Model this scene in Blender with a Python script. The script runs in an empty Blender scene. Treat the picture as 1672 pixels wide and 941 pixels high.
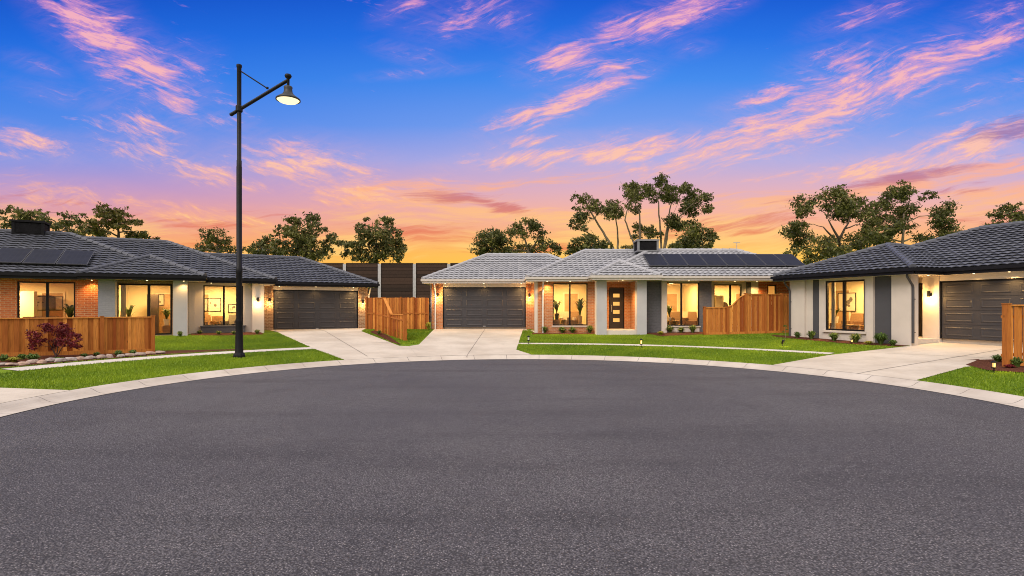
import bpy, bmesh, math, random
import numpy as np
from mathutils import Vector, Matrix
R = math.radians
random.seed(7); rng = np.random.default_rng(7)
sc = bpy.context.scene
COL = sc.collection
F = 900.0; CX = 836.0; HY = 502.0; HC = 2.0      # photograph: focal length, centre column, horizon row; camera height

# ------------------------------------------------------------------ materials
def s2l(c):
    return tuple((x / 12.92 if x <= 0.04045 else ((x + 0.055) / 1.055) ** 2.4) for x in [v / 255 for v in c])

class NT:
    def __init__(s, tree): s.t = tree; s.n = tree.nodes; s.l = tree.links
    def new(s, typ, **kw):
        nd = s.n.new(typ)
        for k, v in kw.items(): setattr(nd, k, v)
        return nd
    def set(s, sock, v):
        if isinstance(v, bpy.types.NodeSocket): s.l.new(v, sock)
        else:
            if hasattr(sock, 'default_value'):
                if sock.type == 'RGBA' and isinstance(v, (tuple, list)) and len(v) == 3: v = (*v, 1)
                sock.default_value = v
    def math(s, op, a, b=None, c=None, clamp=False):
        nd = s.new('ShaderNodeMath', operation=op, use_clamp=clamp)
        s.set(nd.inputs[0], a)
        if b is not None: s.set(nd.inputs[1], b)
        if c is not None: s.set(nd.inputs[2], c)
        return nd.outputs[0]
    def mix(s, f, a, b, mode='MIX'):
        nd = s.new('ShaderNodeMix', data_type='RGBA', blend_type=mode)
        s.set(nd.inputs[0], f); s.set(nd.inputs[6], a); s.set(nd.inputs[7], b)
        return nd.outputs[2]
    def noise(s, vec, scale, detail=3, rough=.5, dist=0.0):
        nd = s.new('ShaderNodeTexNoise')
        if vec is not None: s.l.new(vec, nd.inputs['Vector'])
        nd.inputs['Scale'].default_value = scale; nd.inputs['Detail'].default_value = detail
        nd.inputs['Roughness'].default_value = rough; nd.inputs['Distortion'].default_value = dist
        return nd.outputs[0]
    def ramp(s, f, stops, interp='LINEAR'):
        nd = s.new('ShaderNodeValToRGB'); nd.color_ramp.interpolation = interp
        e = nd.color_ramp.elements
        while len(e) < len(stops): e.new(0.5)
        for k, (p, c) in enumerate(stops):
            e[k].position = p; e[k].color = (*c, 1) if len(c) == 3 else c
        s.set(nd.inputs[0], f); return nd.outputs[0]
    def mrange(s, v, a, b, c=0, d=1, smooth=True):
        nd = s.new('ShaderNodeMapRange', interpolation_type='SMOOTHSTEP' if smooth else 'LINEAR')
        s.set(nd.inputs[0], v)
        for i, x in enumerate((a, b, c, d)): s.set(nd.inputs[i + 1], x)
        return nd.outputs[0]
    def mapping(s, vec, scale=(1, 1, 1), rot=(0, 0, 0), loc=(0, 0, 0), typ='POINT'):
        nd = s.new('ShaderNodeMapping', vector_type=typ)
        s.l.new(vec, nd.inputs[0]); nd.inputs[1].default_value = loc; nd.inputs[2].default_value = rot; nd.inputs[3].default_value = scale
        return nd.outputs[0]
    def coord(s, name='Object'): return s.new('ShaderNodeTexCoord').outputs[name]
    def tone(s): return s.new('ShaderNodeAttribute', attribute_name='tone').outputs['Fac']
    def bump(s, h, strength=.5, dist=.01):
        nd = s.new('ShaderNodeBump'); nd.inputs['Strength'].default_value = strength; nd.inputs['Distance'].default_value = dist
        s.l.new(h, nd.inputs['Height']); return nd.outputs[0]

M = {}
def mat(name):
    m = bpy.data.materials.new(name); m.use_nodes = True; M[name] = m
    t = NT(m.node_tree); b = t.n['Principled BSDF']; return t, b
def pset(t, b, col=None, rough=None, metal=None, normal=None, spec=None):
    if col is not None: t.set(b.inputs['Base Color'], col)
    if rough is not None: t.set(b.inputs['Roughness'], rough)
    if metal is not None: t.set(b.inputs['Metallic'], metal)
    if normal is not None: t.set(b.inputs['Normal'], normal)
    if spec is not None: t.set(b.inputs['Specular IOR Level'], spec)
def plain(name, col, rough=.5, metal=0.0, var=.12, scale=6, bump=0.0, bscale=60, spec=.5):
    t, b = mat(name); o = t.coord()
    n = t.noise(o, scale, 4, .6)
    c = t.mix(t.mrange(n, .3, .7), [x * (1 - var) for x in col], [min(1, x * (1 + var)) for x in col])
    pset(t, b, c, rough, metal, spec=spec)
    if bump: pset(t, b, normal=t.bump(t.noise(o, bscale, 3), bump, .005))
def emit(name, col, st):
    t, b = mat(name); pset(t, b, (0.06, 0.05, 0.04), .4)
    t.set(b.inputs['Emission Color'], col); b.inputs['Emission Strength'].default_value = st
def brick(name, cols, mortar, rough=.85):
    t, b = mat(name)
    uv = t.new('ShaderNodeUVMap').outputs[0]
    br = t.new('ShaderNodeTexBrick'); t.l.new(uv, br.inputs[0])
    br.offset = .5; br.inputs['Scale'].default_value = 1.0
    br.inputs['Brick Width'].default_value = .25; br.inputs['Row Height'].default_value = .086
    br.inputs['Mortar Size'].default_value = .007; br.inputs['Mortar Smooth'].default_value = .15; br.inputs['Bias'].default_value = 0
    t.set(br.inputs['Color1'], cols[0]); t.set(br.inputs['Color2'], cols[1]); t.set(br.inputs['Mortar'], mortar)
    n = t.noise(uv, 9, 4, .7)
    c = t.mix(t.mrange(n, .35, .7, 0, .6), br.outputs[0], cols[2])
    c = t.mix(br.outputs[1], c, mortar)
    h = t.math('SUBTRACT', t.math('MULTIPLY', t.noise(uv, 50, 3), .3), br.outputs[1])
    pset(t, b, c, rough, normal=t.bump(h, .7, .008))

brick('brick_red', [(.48, .115, .026), (.31, .062, .016), (.54, .16, .042)], (.50, .34, .20))
brick('brick_tan', [(.27, .155, .085), (.16, .088, .052), (.34, .22, .13)], (.44, .36, .27))
brick('brick_orange', [(.42, .155, .055), (.29, .095, .036), (.48, .22, .09)], (.42, .31, .21))
brick('brick_grey', [(.10, .10, .11), (.075, .075, .085), (.13, .13, .14)], (.12, .12, .13))
brick('brick_palegrey', [(.26, .26, .29), (.23, .23, .26), (.29, .29, .32)], (.24, .24, .27))
plain('render_cream', (.56, .50, .44), .9, var=.04, scale=1.5, bump=.25, bscale=120)
plain('render_grey', (.40, .40, .42), .9, var=.04, scale=1.5, bump=.25, bscale=120)
plain('render_dark', (.06, .06, .068), .8, var=.06, scale=2, bump=.2, bscale=120)
plain('soffit_paint', (.62, .57, .50), .8, var=.02)
plain('door_steel', (.044, .044, .051), .42, var=.06, scale=3, bump=.08, bscale=300, spec=.25)
plain('black_frame', (.008, .008, .010), .45, var=.1, spec=.15)
plain('gutter_black', (.009, .009, .012), .45, var=.15, spec=.15)
plain('gutter_cream', (.50, .46, .42), .4, var=.05)
plain('downpipe_white', (.62, .60, .57), .4, var=.03)
plain('downpipe_dark', (.05, .05, .055), .4, var=.05)
plain('lamp_black', (.008, .008, .010), .5, var=.2, spec=.18)
plain('galv_steel', (.42, .42, .43), .45, metal=.6, var=.12)
plain('wood_dark', (.018, .010, .007), .5, var=.25, scale=4)
plain('wood_mid', (.26, .15, .07), .5, var=.25, scale=4)
plain('wood_pale', (.45, .30, .17), .5, var=.15, scale=4)
plain('fabric_beige', (.50, .42, .33), .95, var=.08, scale=30)
plain('fabric_grey', (.20, .18, .16), .95, var=.1, scale=30)
plain('fabric_brown', (.23, .14, .08), .9, var=.1, scale=30)
leafmat_later = 1
plain('pot_white', (.65, .62, .56), .5, var=.05)
plain('pot_dark', (.05, .045, .04), .5, var=.1)
plain('room_paint', (.76, .68, .50), .9, var=.03, scale=1.2)
plain('room_white', (.80, .74, .62), .8, var=.02, scale=1.2)
plain('room_floor', (.36, .23, .12), .4, var=.15, scale=5)
plain('picture_paper', (.72, .68, .6), .8, var=.03)
plain('picture_ink', (.16, .15, .15), .8, var=.3, scale=10)
plain('panel_edge', (.085, .085, .095), .4, metal=.3)
plain('cooler_black', (.010, .010, .012), .7, var=.2, spec=.1)
plain('shade_metal', (.035, .035, .04), .5, var=.1, spec=.3)
plain('cooler_grey', (.17, .175, .19), .5, var=.1)
plain('bark', (.17, .13, .09), .9, var=.35, scale=3, bump=.6, bscale=12)
plain('bark_dark', (.06, .045, .032), .9, var=.35, scale=3, bump=.6, bscale=12)
plain('maple_stem', (.05, .025, .018), .8, var=.2)
emit('glow_warm', (1, .72, .36), 7)
emit('glow_soft', (1, .50, .11), 1.0)
emit('glow_street', (1, .80, .46), 1.5)
emit('glow_garden', (1, .58, .15), 1.15)

def leafmat(name, dark, light, trans=.25):
    t, b = mat(name); f = t.tone()
    c = t.ramp(f, [(0, dark), (.6, tuple((a + b2) / 2 for a, b2 in zip(dark, light))), (1, light)])
    pset(t, b, c, .55, spec=.35)
    tr = t.new('ShaderNodeBsdfTranslucent'); t.set(tr.inputs[0], c)
    mx = t.new('ShaderNodeMixShader'); mx.inputs[0].default_value = trans
    t.l.new(b.outputs[0], mx.inputs[1]); t.l.new(tr.outputs[0], mx.inputs[2])
    t.l.new(mx.outputs[0], t.n['Material Output'].inputs[0])
leafmat('gum_leaf', (.024, .036, .010), (.23, .22, .052))
leafmat('olive_leaf', (.030, .042, .012), (.27, .25, .066))
leafmat('yellow_leaf', (.05, .06, .015), (.25, .19, .035))
leafmat('tuft_leaf', (.04, .085, .015), (.17, .25, .05))
leafmat('lime_leaf', (.22, .22, .02), (.45, .42, .05))
leafmat('maple_leaf', (.07, .007, .012), (.30, .028, .034))
leafmat('palm_leaf', (.03, .055, .015), (.12, .17, .04))
leafmat('curtain_cloth', (.7, .66, .6), (.75, .7, .64), .5)
leafmat('grass_blade', (.095, .180, .008), (.36, .48, .024), .3)

# asphalt
t, b = mat('asphalt'); o = t.coord()
vor = t.new('ShaderNodeTexVoronoi'); t.l.new(o, vor.inputs['Vector']); vor.inputs['Scale'].default_value = 54
vor2 = t.new('ShaderNodeTexVoronoi'); t.l.new(o, vor2.inputs['Vector']); vor2.inputs['Scale'].default_value = 100
big = t.noise(o, .22, 4, .55); mid = t.noise(o, 1.7, 5, .65)
c = t.mix(t.mrange(big, .35, .65), (.098, .092, .104), (.140, .132, .146))
c = t.mix(t.mrange(mid, .45, .75, 0, .4), c, (.125, .115, .12))
st = t.noise(t.mapping(o, (.12, .9, 1)), 1.0, 5, .6)
c = t.mix(t.mrange(st, .48, .68, 0, .45), c, (.058, .054, .06))
sep = t.new('ShaderNodeSeparateXYZ'); t.l.new(o, sep.inputs[0])
rr_ = t.math('SQRT', t.math('ADD', t.math('POWER', t.math('SUBTRACT', sep.outputs[0], .35), 2), t.math('POWER', t.math('SUBTRACT', sep.outputs[1], 11.4), 2)))
wob = t.math('MULTIPLY_ADD', t.noise(o, .35, 2), 1.2, rr_)
for r_c in (4.6, 6.2, 8.0):
    w_ = t.mrange(t.math('ABSOLUTE', t.math('SUBTRACT', wob, r_c + .6)), .10, .42, .30, 0)
    c = t.mix(t.math('MULTIPLY', w_, t.mrange(t.noise(o, 1.1, 4, .7), .4, .65)), c, (.050, .047, .053))
c = t.mix(t.mrange(t.noise(t.mapping(o, (1, 1, 1), (0, 0, 0), (3.3, 9.1, 0)), .9, 6, .7), .64, .74, 0, .5), c, (.15, .125, .11))
c = t.mix(t.mrange(vor.outputs['Distance'], .3, .75, 0, .76), c, (.020, .019, .023))
sepc = t.new('ShaderNodeSeparateColor'); t.l.new(vor.outputs['Color'], sepc.inputs[0])
c = t.mix(t.math('MULTIPLY', t.mrange(sepc.outputs[0], .66, .92), t.mrange(vor.outputs['Distance'], .5, .15), clamp=True), c, (.31, .285, .30))
h = t.math('ADD', t.math('MULTIPLY', vor.outputs['Distance'], -1.0), t.math('MULTIPLY', vor2.outputs['Distance'], -.4))
pset(t, b, c, t.mrange(big, .3, .7, .72, .86), normal=t.bump(h, 1.0, .016), spec=.35)

# concrete
def concrete(name, c0, c1, c2, joints=False):
    t, b = mat(name); o = t.coord()
    n1 = t.noise(o, .5, 5, .6); n2 = t.noise(o, 6, 5, .7)
    c = t.mix(t.mrange(n1, .3, .7), c0, c1)
    c = t.mix(t.mrange(n2, .5, .8, 0, .5), c, c2)
    nz = t.noise(o, 90, 3)
    if joints:
        uv = t.new('ShaderNodeUVMap').outputs[0]
        sx = t.new('ShaderNodeSeparateXYZ'); t.l.new(uv, sx.inputs[0])
        fr = t.math('FRACT', t.math('DIVIDE', sx.outputs[0], 1.25))
        line = t.math('LESS_THAN', fr, .016)
        c = t.mix(line, c, (.19, .17, .155))
        wv = t.noise(uv, 1.1, 2); c = t.mix(t.mrange(wv, .45, .7, 0, .35), c, (.32, .26, .22))
    pset(t, b, c, .85, normal=t.bump(nz, .25, .004), spec=.3)
concrete('drive_concrete', (.44, .38, .315), (.58, .515, .44), (.36, .31, .26))
concrete('path_concrete', (.50, .46, .42), (.58, .53, .49), (.42, .38, .34))
concrete('kerb_concrete', (.43, .38, .33), (.54, .485, .43), (.34, .295, .255), True)
plain('joint_dark', (.13, .11, .10), .9)
# soil under the lawn, mulch, rocks, timber, roofs
t, b = mat('lawn_ground'); o = t.coord()
n1 = t.noise(o, .6, 5, .6); n2 = t.noise(o, 14, 4, .7)
c = t.mix(t.mrange(n1, .3, .7), (.10, .170, .010), (.18, .265, .018)); c = t.mix(t.mrange(n2, .5, .75, 0, .6), c, (.03, .07, .010))
pset(t, b, c, .95, normal=t.bump(n2, .8, .03), spec=.1)
t, b = mat('mulch'); o = t.coord()
n1 = t.noise(o, 25, 5, .75); v = t.new('ShaderNodeTexVoronoi'); t.l.new(o, v.inputs[0]); v.inputs['Scale'].default_value = 22
c = t.mix(t.mrange(n1, .35, .65), (.045, .016, .010), (.15, .055, .032)); pset(t, b, c, .95, normal=t.bump(v.outputs[0], 1, .03), spec=.1)
t, b = mat('rock'); o = t.coord(); f = t.tone()
c = t.mix(f, (.46, .30, .22), (.36, .33, .33)); c = t.mix(t.mrange(t.noise(o, 4, 5, .7), .4, .7, 0, .7), c, (.22, .15, .12)); c = t.mix(t.mrange(t.noise(o, 9, 4, .7), .55, .75, 0, .6), c, (.62, .5, .42))
pset(t, b, c, .9, normal=t.bump(t.noise(o, 14, 5, .7), .8, .03))
def timber(name, lo, hi, knot=(.10, .035, .010)):
    t, b = mat(name); uv = t.new('ShaderNodeUVMap').outputs[0]; f = t.tone()
    off = t.new('ShaderNodeCombineXYZ'); t.set(off.inputs[1], t.math('MULTIPLY', f, 37.0)); t.set(off.inputs[0], t.math('MULTIPLY', f, 11.0))
    ad = t.new('ShaderNodeVectorMath', operation='ADD'); t.l.new(uv, ad.inputs[0]); t.l.new(off.outputs[0], ad.inputs[1])
    g = t.noise(t.mapping(ad.outputs[0], (14, 1.1, 1)), 2.2, 5, .65, .4)
    c = t.mix(f, lo, hi); c = t.mix(t.mrange(g, .4, .72, 0, .5), c, tuple(x * .55 for x in lo))
    v = t.new('ShaderNodeTexVoronoi'); t.l.new(t.mapping(ad.outputs[0], (3.2, 1.5, 1)), v.inputs[0]); v.inputs['Scale'].default_value = 1.0
    c = t.mix(t.mrange(v.outputs[0], .09, .03, 0, .8), c, knot)
    pset(t, b, c, .75, normal=t.bump(g, .3, .004), spec=.25)
timber('fence_timber', (.28, .068, .010), (.74, .31, .062))
timber('barrier_timber', (.014, .008, .006), (.062, .034, .023), (.01, .007, .006))
def rooftile(name, dark, light, dust, rough=.45):
    t, b = mat(name); f = t.tone(); o = t.coord()
    c = t.mix(f, dark, light); c = t.mix(t.mrange(t.noise(o, 5, 5, .7), .5, .75, 0, .5), c, dust)
    pset(t, b, c, rough, normal=t.bump(t.noise(o, 60, 3), .2, .004), spec=.22)
rooftile('roof_charcoal', (.058, .062, .078), (.092, .098, .122), (.16, .165, .19), .5)
rooftile('roof_grey', (.25, .256, .285), (.35, .355, .385), (.44, .44, .46), .65)
t, b = mat('solar_cells'); uv = t.new('ShaderNodeUVMap').outputs[0]
br = t.new('ShaderNodeTexBrick'); t.l.new(uv, br.inputs[0]); br.offset = 0; br.inputs['Scale'].default_value = 1
br.inputs['Brick Width'].default_value = .17; br.inputs['Row Height'].default_value = .17; br.inputs['Mortar Size'].default_value = .004
t.set(br.inputs['Color1'], (.012, .014, .024)); t.set(br.inputs['Color2'], (.016, .018, .030)); t.set(br.inputs['Mortar'], (.03, .032, .042))
pset(t, b, br.outputs[0], .45, spec=.06)
# glass: thin clear pane, reflecting by angle
t, b = mat('window_glass')
tr = t.new('ShaderNodeBsdfTransparent'); gl = t.new('ShaderNodeBsdfGlossy'); gl.inputs['Roughness'].default_value = .02
lw = t.new('ShaderNodeFresnel'); lw.inputs[0].default_value = 1.45
t.set(tr.inputs[0], (.95, .96, .95))
mx = t.new('ShaderNodeMixShader'); t.l.new(t.math('MULTIPLY', lw.outputs[0], .9), mx.inputs[0]); t.l.new(tr.outputs[0], mx.inputs[1]); t.l.new(gl.outputs[0], mx.inputs[2])
t.l.new(mx.outputs[0], t.n['Material Output'].inputs[0])

# ------------------------------------------------------------------ mesh helpers
class MB:
    def __init__(s): s.v = []; s.f = []; s.m = []; s.tn = []; s.uv = []; s.mi = 0; s.tone = .5
    def face(s, pts, uvs=None, tone=None):
        i = len(s.v); s.v += [tuple(p) for p in pts]; s.f.append(tuple(range(i, i + len(pts)))); s.m.append(s.mi)
        s.tn.append(s.tone if tone is None else tone)
        if uvs is None:
            a = Vector(pts[1]) - Vector(pts[0]); b_ = Vector(pts[2]) - Vector(pts[1]); n = a.cross(b_)
            ax = max(range(3), key=lambda k: abs(n[k]))
            uvs = [((p[1], p[2]) if ax == 0 else (p[0], p[2]) if ax == 1 else (p[0], p[1])) for p in pts]
        s.uv += uvs
    def box(s, x0, x1, y0, y1, z0, z1, tone=None):
        p = [(x0, y0, z0), (x1, y0, z0), (x1, y1, z0), (x0, y1, z0), (x0, y0, z1), (x1, y0, z1), (x1, y1, z1), (x0, y1, z1)]
        for q in ((0, 3, 2, 1), (4, 5, 6, 7), (0, 1, 5, 4), (1, 2, 6, 5), (2, 3, 7, 6), (3, 0, 4, 7)): s.face([p[k] for k in q], tone=tone)
    def obox(s, c, ax, ay, az, hx, hy, hz, tone=None):      # oriented box
        c = Vector(c); p = []
        for dz in (-1, 1):
            for dx, dy in ((-1, -1), (1, -1), (1, 1), (-1, 1)): p.append(c + ax * hx * dx + ay * hy * dy + az * hz * dz)
        uvq = {0: [(-hx, -hy), (-hx, hy), (hx, hy), (hx, -hy)]}
        for q in ((0, 3, 2, 1), (4, 5, 6, 7), (0, 1, 5, 4), (1, 2, 6, 5), (2, 3, 7, 6), (3, 0, 4, 7)):
            pts = [p[k] for k in q]
            uvs = [((pt - c).dot(ax) + c.x, (pt - c).dot(az if abs((pts[1] - pts[0]).cross(pts[2] - pts[1]).normalized().dot(az)) < .7 else ay) + c.z) for pt in pts]
            s.face(pts, uvs, tone)
    def tube(s, pts, rad, n=8, caps=True):
        pts = [Vector(p) for p in pts]
        if not hasattr(rad, '__len__'): rad = [rad] * len(pts)
        rings = []; up = None
        for k, p in enumerate(pts):
            d = (pts[min(k + 1, len(pts) - 1)] - pts[max(k - 1, 0)])
            d = d.normalized() if d.length > 1e-9 else Vector((0, 0, 1))
            if up is None: up = Vector((0, 1, 0)) if abs(d.y) < .8 else Vector((1, 0, 0))
            a = d.cross(up).normalized(); b_ = a.cross(d).normalized(); up = b_
            base = len(s.v)
            for j in range(n):
                an = 2 * math.pi * j / n
                s.v.append(tuple(p + (a * math.cos(an) + b_ * math.sin(an)) * rad[k]))
            rings.append(base)
        for k in range(len(pts) - 1):
            for j in range(n):
                q = (rings[k] + j, rings[k + 1] + j, rings[k + 1] + (j + 1) % n, rings[k] + (j + 1) % n)
                s.f.append(q); s.m.append(s.mi); s.tn.append(s.tone); s.uv += [(j / n, k), (j / n, k + 1), ((j + 1) / n, k + 1), ((j + 1) / n, k)]
        if caps:
            for base, rev in ((rings[0], False), (rings[-1], True)):
                q = [base + j for j in range(n)]
                s.f.append(tuple(q[::-1] if rev else q)); s.m.append(s.mi); s.tn.append(s.tone); s.uv += [(0, 0)] * n
    def lathe(s, prof, n=20, c=(0, 0, 0)):
        base = len(s.v)
        for r, z in prof:
            for j in range(n):
                a = 2 * math.pi * j / n; s.v.append((c[0] + r * math.cos(a), c[1] + r * math.sin(a), c[2] + z))
        for k in range(len(prof) - 1):
            for j in range(n):
                q = (base + k * n + j, base + k * n + (j + 1) % n, base + (k + 1) * n + (j + 1) % n, base + (k + 1) * n + j)
                s.f.append(q); s.m.append(s.mi); s.tn.append(s.tone); s.uv += [(0, 0)] * 4
    def build(s, name, mats, parent=None, smooth=False):
        me = bpy.data.meshes.new(name); me.from_pydata(s.v, [], s.f)
        for m in (mats if isinstance(mats, (list, tuple)) else [mats]): me.materials.append(M[m])
        me.polygons.foreach_set('material_index', s.m)
        if smooth: me.polygons.foreach_set('use_smooth', [True] * len(s.f))
        u = me.uv_layers.new(name='UVMap'); u.data.foreach_set('uv', [c for p in s.uv for c in p])
        at = me.attributes.new('tone', 'FLOAT', 'FACE'); at.data.foreach_set('value', s.tn)
        me.update()
        o = bpy.data.objects.new(name, me); COL.objects.link(o)
        if parent is not None: o.parent = parent
        return o
def npmesh(name, verts, faces, mname, parent=None, tones=None):
    """verts (n,3), faces (m,k) as arrays"""
    me = bpy.data.meshes.new(name); nv = len(verts); nf, k = faces.shape
    me.vertices.add(nv); me.vertices.foreach_set('co', np.asarray(verts, np.float32).ravel())
    me.loops.add(nf * k); me.loops.foreach_set('vertex_index', faces.astype(np.int32).ravel())
    me.polygons.add(nf); me.polygons.foreach_set('loop_start', np.arange(nf, dtype=np.int32) * k)
    if tones is not None:
        at = me.attributes.new('tone', 'FLOAT', 'FACE'); at.data.foreach_set('value', np.asarray(tones, np.float32))
    me.materials.append(M[mname]); me.update(calc_edges=True)
    o = bpy.data.objects.new(name, me); COL.objects.link(o)
    if parent is not None: o.parent = parent
    return o
def empty(name, loc=(0, 0, 0), rz=0):
    o = bpy.data.objects.new(name, None); COL.objects.link(o); o.location = loc; o.rotation_euler = (0, 0, rz); return o
def tag(o, label, cat, group=None, kind=None):
    if label: o['label'] = label
    if cat: o['category'] = cat
    if group: o['group'] = group
    if kind: o['kind'] = kind
    return o
def structure(o): o['kind'] = 'structure'; return o
def light(kind, loc, power, col=(1, .68, .34), size=.04, parent=None, rot=None, spot=None):
    l = bpy.data.lights.new('lamp_light', kind); l.energy = power; l.color = col
    if kind == 'AREA': l.shape = 'DISK'; l.size = size
    else: l.shadow_soft_size = size
    if kind == 'SPOT': l.spot_size = spot or R(110); l.spot_blend = .8
    o = bpy.data.objects.new('lamp_light', l); COL.objects.link(o); o.location = loc
    if rot: o.rotation_euler = rot
    if parent is not None: o.parent = parent
    return o
ORD = 'first second third fourth fifth sixth seventh eighth ninth tenth eleventh twelfth thirteenth fourteenth fifteenth sixteenth seventeenth eighteenth nineteenth twentieth'.split()

# ------------------------------------------------------------------ ground
CC = (.35, 11.4); RR = 9.75; RK = 10.38
def hr(r):
    if r <= RR: return 0.0
    if r <= RK: return .12 * (r - RR) / (RK - RR)
    return .12 + .54 * min(1, (r - RK) / 11.6)
def gz(x, y): return hr(math.hypot(x - CC[0], y - CC[1]))
def at(px, py):
    """ground point seen at a pixel of the photograph"""
    k = (px - CX) / F; z = .3
    for _ in range(40):
        d = F * (HC - z) / (py - HY); z = .5 * z + .5 * gz(k * d, d)
    return (k * d, d)
def X(px, Y): return (px - CX) / F * Y
def Zp(py, Y): return HC + (HY - py) / F * Y

def throat(x, y): return abs(x - CC[0]) < 5.0 and y < CC[1]
def make_ground():
    rs = list(np.linspace(RK - .03, 24, 46)) + [27, 31, 36, 43, 52, 65, 85, 120, 180, 300, 600, 1200, 2500]
    n = 180; vs = []; fs = []
    for r in rs:
        for j in range(n):
            a = 2 * math.pi * j / n; x = CC[0] + r * math.cos(a); y = CC[1] + r * math.sin(a)
            vs.append((x, y, -.06 if abs(x - CC[0]) < 4.9 and y < 4 else hr(r) - .004))
    for k in range(len(rs) - 1):
        for j in range(n): fs.append((k * n + j, k * n + (j + 1) % n, (k + 1) * n + (j + 1) % n, (k + 1) * n + j))
    o = npmesh('ground', np.array(vs), np.array(fs), 'lawn_ground'); structure(o)
    mb = MB(); n = 144
    rad = [0.01, 2, 4, 6, 8, 9, RR + .02]
    for k in range(len(rad) - 1):
        for j in range(n):
            a0 = 2 * math.pi * j / n; a1 = 2 * math.pi * (j + 1) / n
            mb.face([(CC[0] + rr * math.cos(a), CC[1] + rr * math.sin(a), 0) for rr, a in ((rad[k], a0), (rad[k + 1], a0), (rad[k + 1], a1), (rad[k], a1))])
    mb.box(CC[0] - 4, CC[0] + 4, -90, CC[1] - 8.9, -.05, -.004)
    structure(mb.build('road', 'asphalt'))
    # rolled kerb: tray, roll and back edge, along the arc
    mb = MB(); prof = [(RR - .02, .012), (RR + .16, .006), (RR + .26, .012), (RR + .36, .045), (RR + .46, .095), (RR + .54, .122), (RK, .128), (RK + .02, .10)]
    n = 240; a_open = math.asin(4.3 / RR)
    for j in range(n):
        a0 = -math.pi / 2 + a_open + (2 * math.pi - 2 * a_open) * j / n; a1 = -math.pi / 2 + a_open + (2 * math.pi - 2 * a_open) * (j + 1) / n
        for k in range(len(prof) - 1):
            (r0, z0), (r1, z1) = prof[k], prof[k + 1]
            mb.face([(CC[0] + r * math.cos(a), CC[1] + r * math.sin(a), z) for r, z, a in ((r0, z0, a0), (r0, z0, a1), (r1, z1, a1), (r1, z1, a0))][::-1],
                    [(a0 * 10, r0), (a1 * 10, r0), (a1 * 10, r1), (a0 * 10, r1)][::-1])
    for sx in (-1, 1):
        for k in range(len(prof) - 1):
            (r0, z0), (r1, z1) = prof[k], prof[k + 1]; xa = CC[0] + sx * (4.3 + r0 - RR); xb = CC[0] + sx * (4.3 + r1 - RR)
            y1 = CC[1] - math.sqrt(RR ** 2 - 4.3 ** 2)
            mb.face([(xa, -90, z0), (xb, -90, z1), (xb, y1, z1), (xa, y1, z0)][::sx])
    structure(mb.build('kerb', 'kerb_concrete'))
make_ground()

def drape(name, poly, dz, mname, step=.5, extra=None):
    bm = bmesh.new(); f = bm.faces.new([bm.verts.new((x, y, 0)) for x, y in poly])
    xs = [p[0] for p in poly]; ys = [p[1] for p in poly]
    for ax, lo, hi in ((0, min(xs), max(xs)), (1, min(ys), max(ys))):
        c = math.floor(lo / step) * step + step + .013
        while c < hi:
            pl = [0, 0, 0]; pl[ax] = c; no = [0, 0, 0]; no[ax] = 1
            bmesh.ops.bisect_plane(bm, geom=bm.verts[:] + bm.edges[:] + bm.faces[:], plane_co=pl, plane_no=no); c += step
    for v in bm.verts: v.co.z = gz(v.co.x, v.co.y) + dz
    bm.normal_update()
    for f in bm.faces:
        if f.normal.z < 0: f.normal_flip()
    me = bpy.data.meshes.new(name); bm.to_mesh(me); bm.free(); me.materials.append(M[mname])
    if extra:
        pass
    o = bpy.data.objects.new(name, me); COL.objects.link(o); return structure(o)
def arc(r, a0, a1, n): return [(CC[0] + r * math.cos(R(a0 + (a1 - a0) * k / n)), CC[1] + r * math.sin(R(a0 + (a1 - a0) * k / n))) for k in range(n + 1)]
def ang(p): return math.degrees(math.atan2(p[1] - CC[1], p[0] - CC[0]))
def ribbon(name, pts, w, dz, mname):
    """thin strip along a ground polyline"""
    mb = MB(); P = []
    for a, b_ in zip(pts[:-1], pts[1:]):
        n = max(2, int(math.hypot(b_[0] - a[0], b_[1] - a[1]) / .4)); P += [(a[0] + (b_[0] - a[0]) * k / n, a[1] + (b_[1] - a[1]) * k / n) for k in range(n)]
    P.append(pts[-1]); L = []
    for k, p in enumerate(P):
        q0 = P[max(k - 1, 0)]; q1 = P[min(k + 1, len(P) - 1)]; dx, dy = q1[0] - q0[0], q1[1] - q0[1]; l = math.hypot(dx, dy)
        nx, ny = -dy / l * w / 2, dx / l * w / 2; L.append(((p[0] + nx, p[1] + ny), (p[0] - nx, p[1] - ny)))
    for (a, b_), (c, d) in zip(L[:-1], L[1:]):
        mb.face([(q[0], q[1], gz(*q) + dz) for q in (a, b_, d, c)][::1])
    return structure(mb.build(name, mname))

# ------------------------------------------------------------------ houses: frame and helpers
class House:
    def __init__(s, name, O, U, z0, label):
        s.O = Vector((*O, 0)); l = math.hypot(*U); s.U = Vector((U[0] / l, U[1] / l, 0)); s.V = Vector((-s.U.y, s.U.x, 0)); s.z0 = z0
        s.rz = math.atan2(s.U.y, s.U.x)
        s.root = empty(name, (O[0], O[1], 0), s.rz); tag(s.root, label, 'house')
    def w(s, u, v, z=0): p = s.O + s.U * u + s.V * v; return (p.x, p.y, z)
    def pu(s, px, v):
        k = (px - CX) / F; p = s.O + s.V * v
        return (k * p.y - p.x) / (s.U.x - k * s.U.y)
    def pz(s, px, v, py): y = s.w(s.pu(px, v), v)[1]; return HC + (HY - py) / F * y

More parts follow.
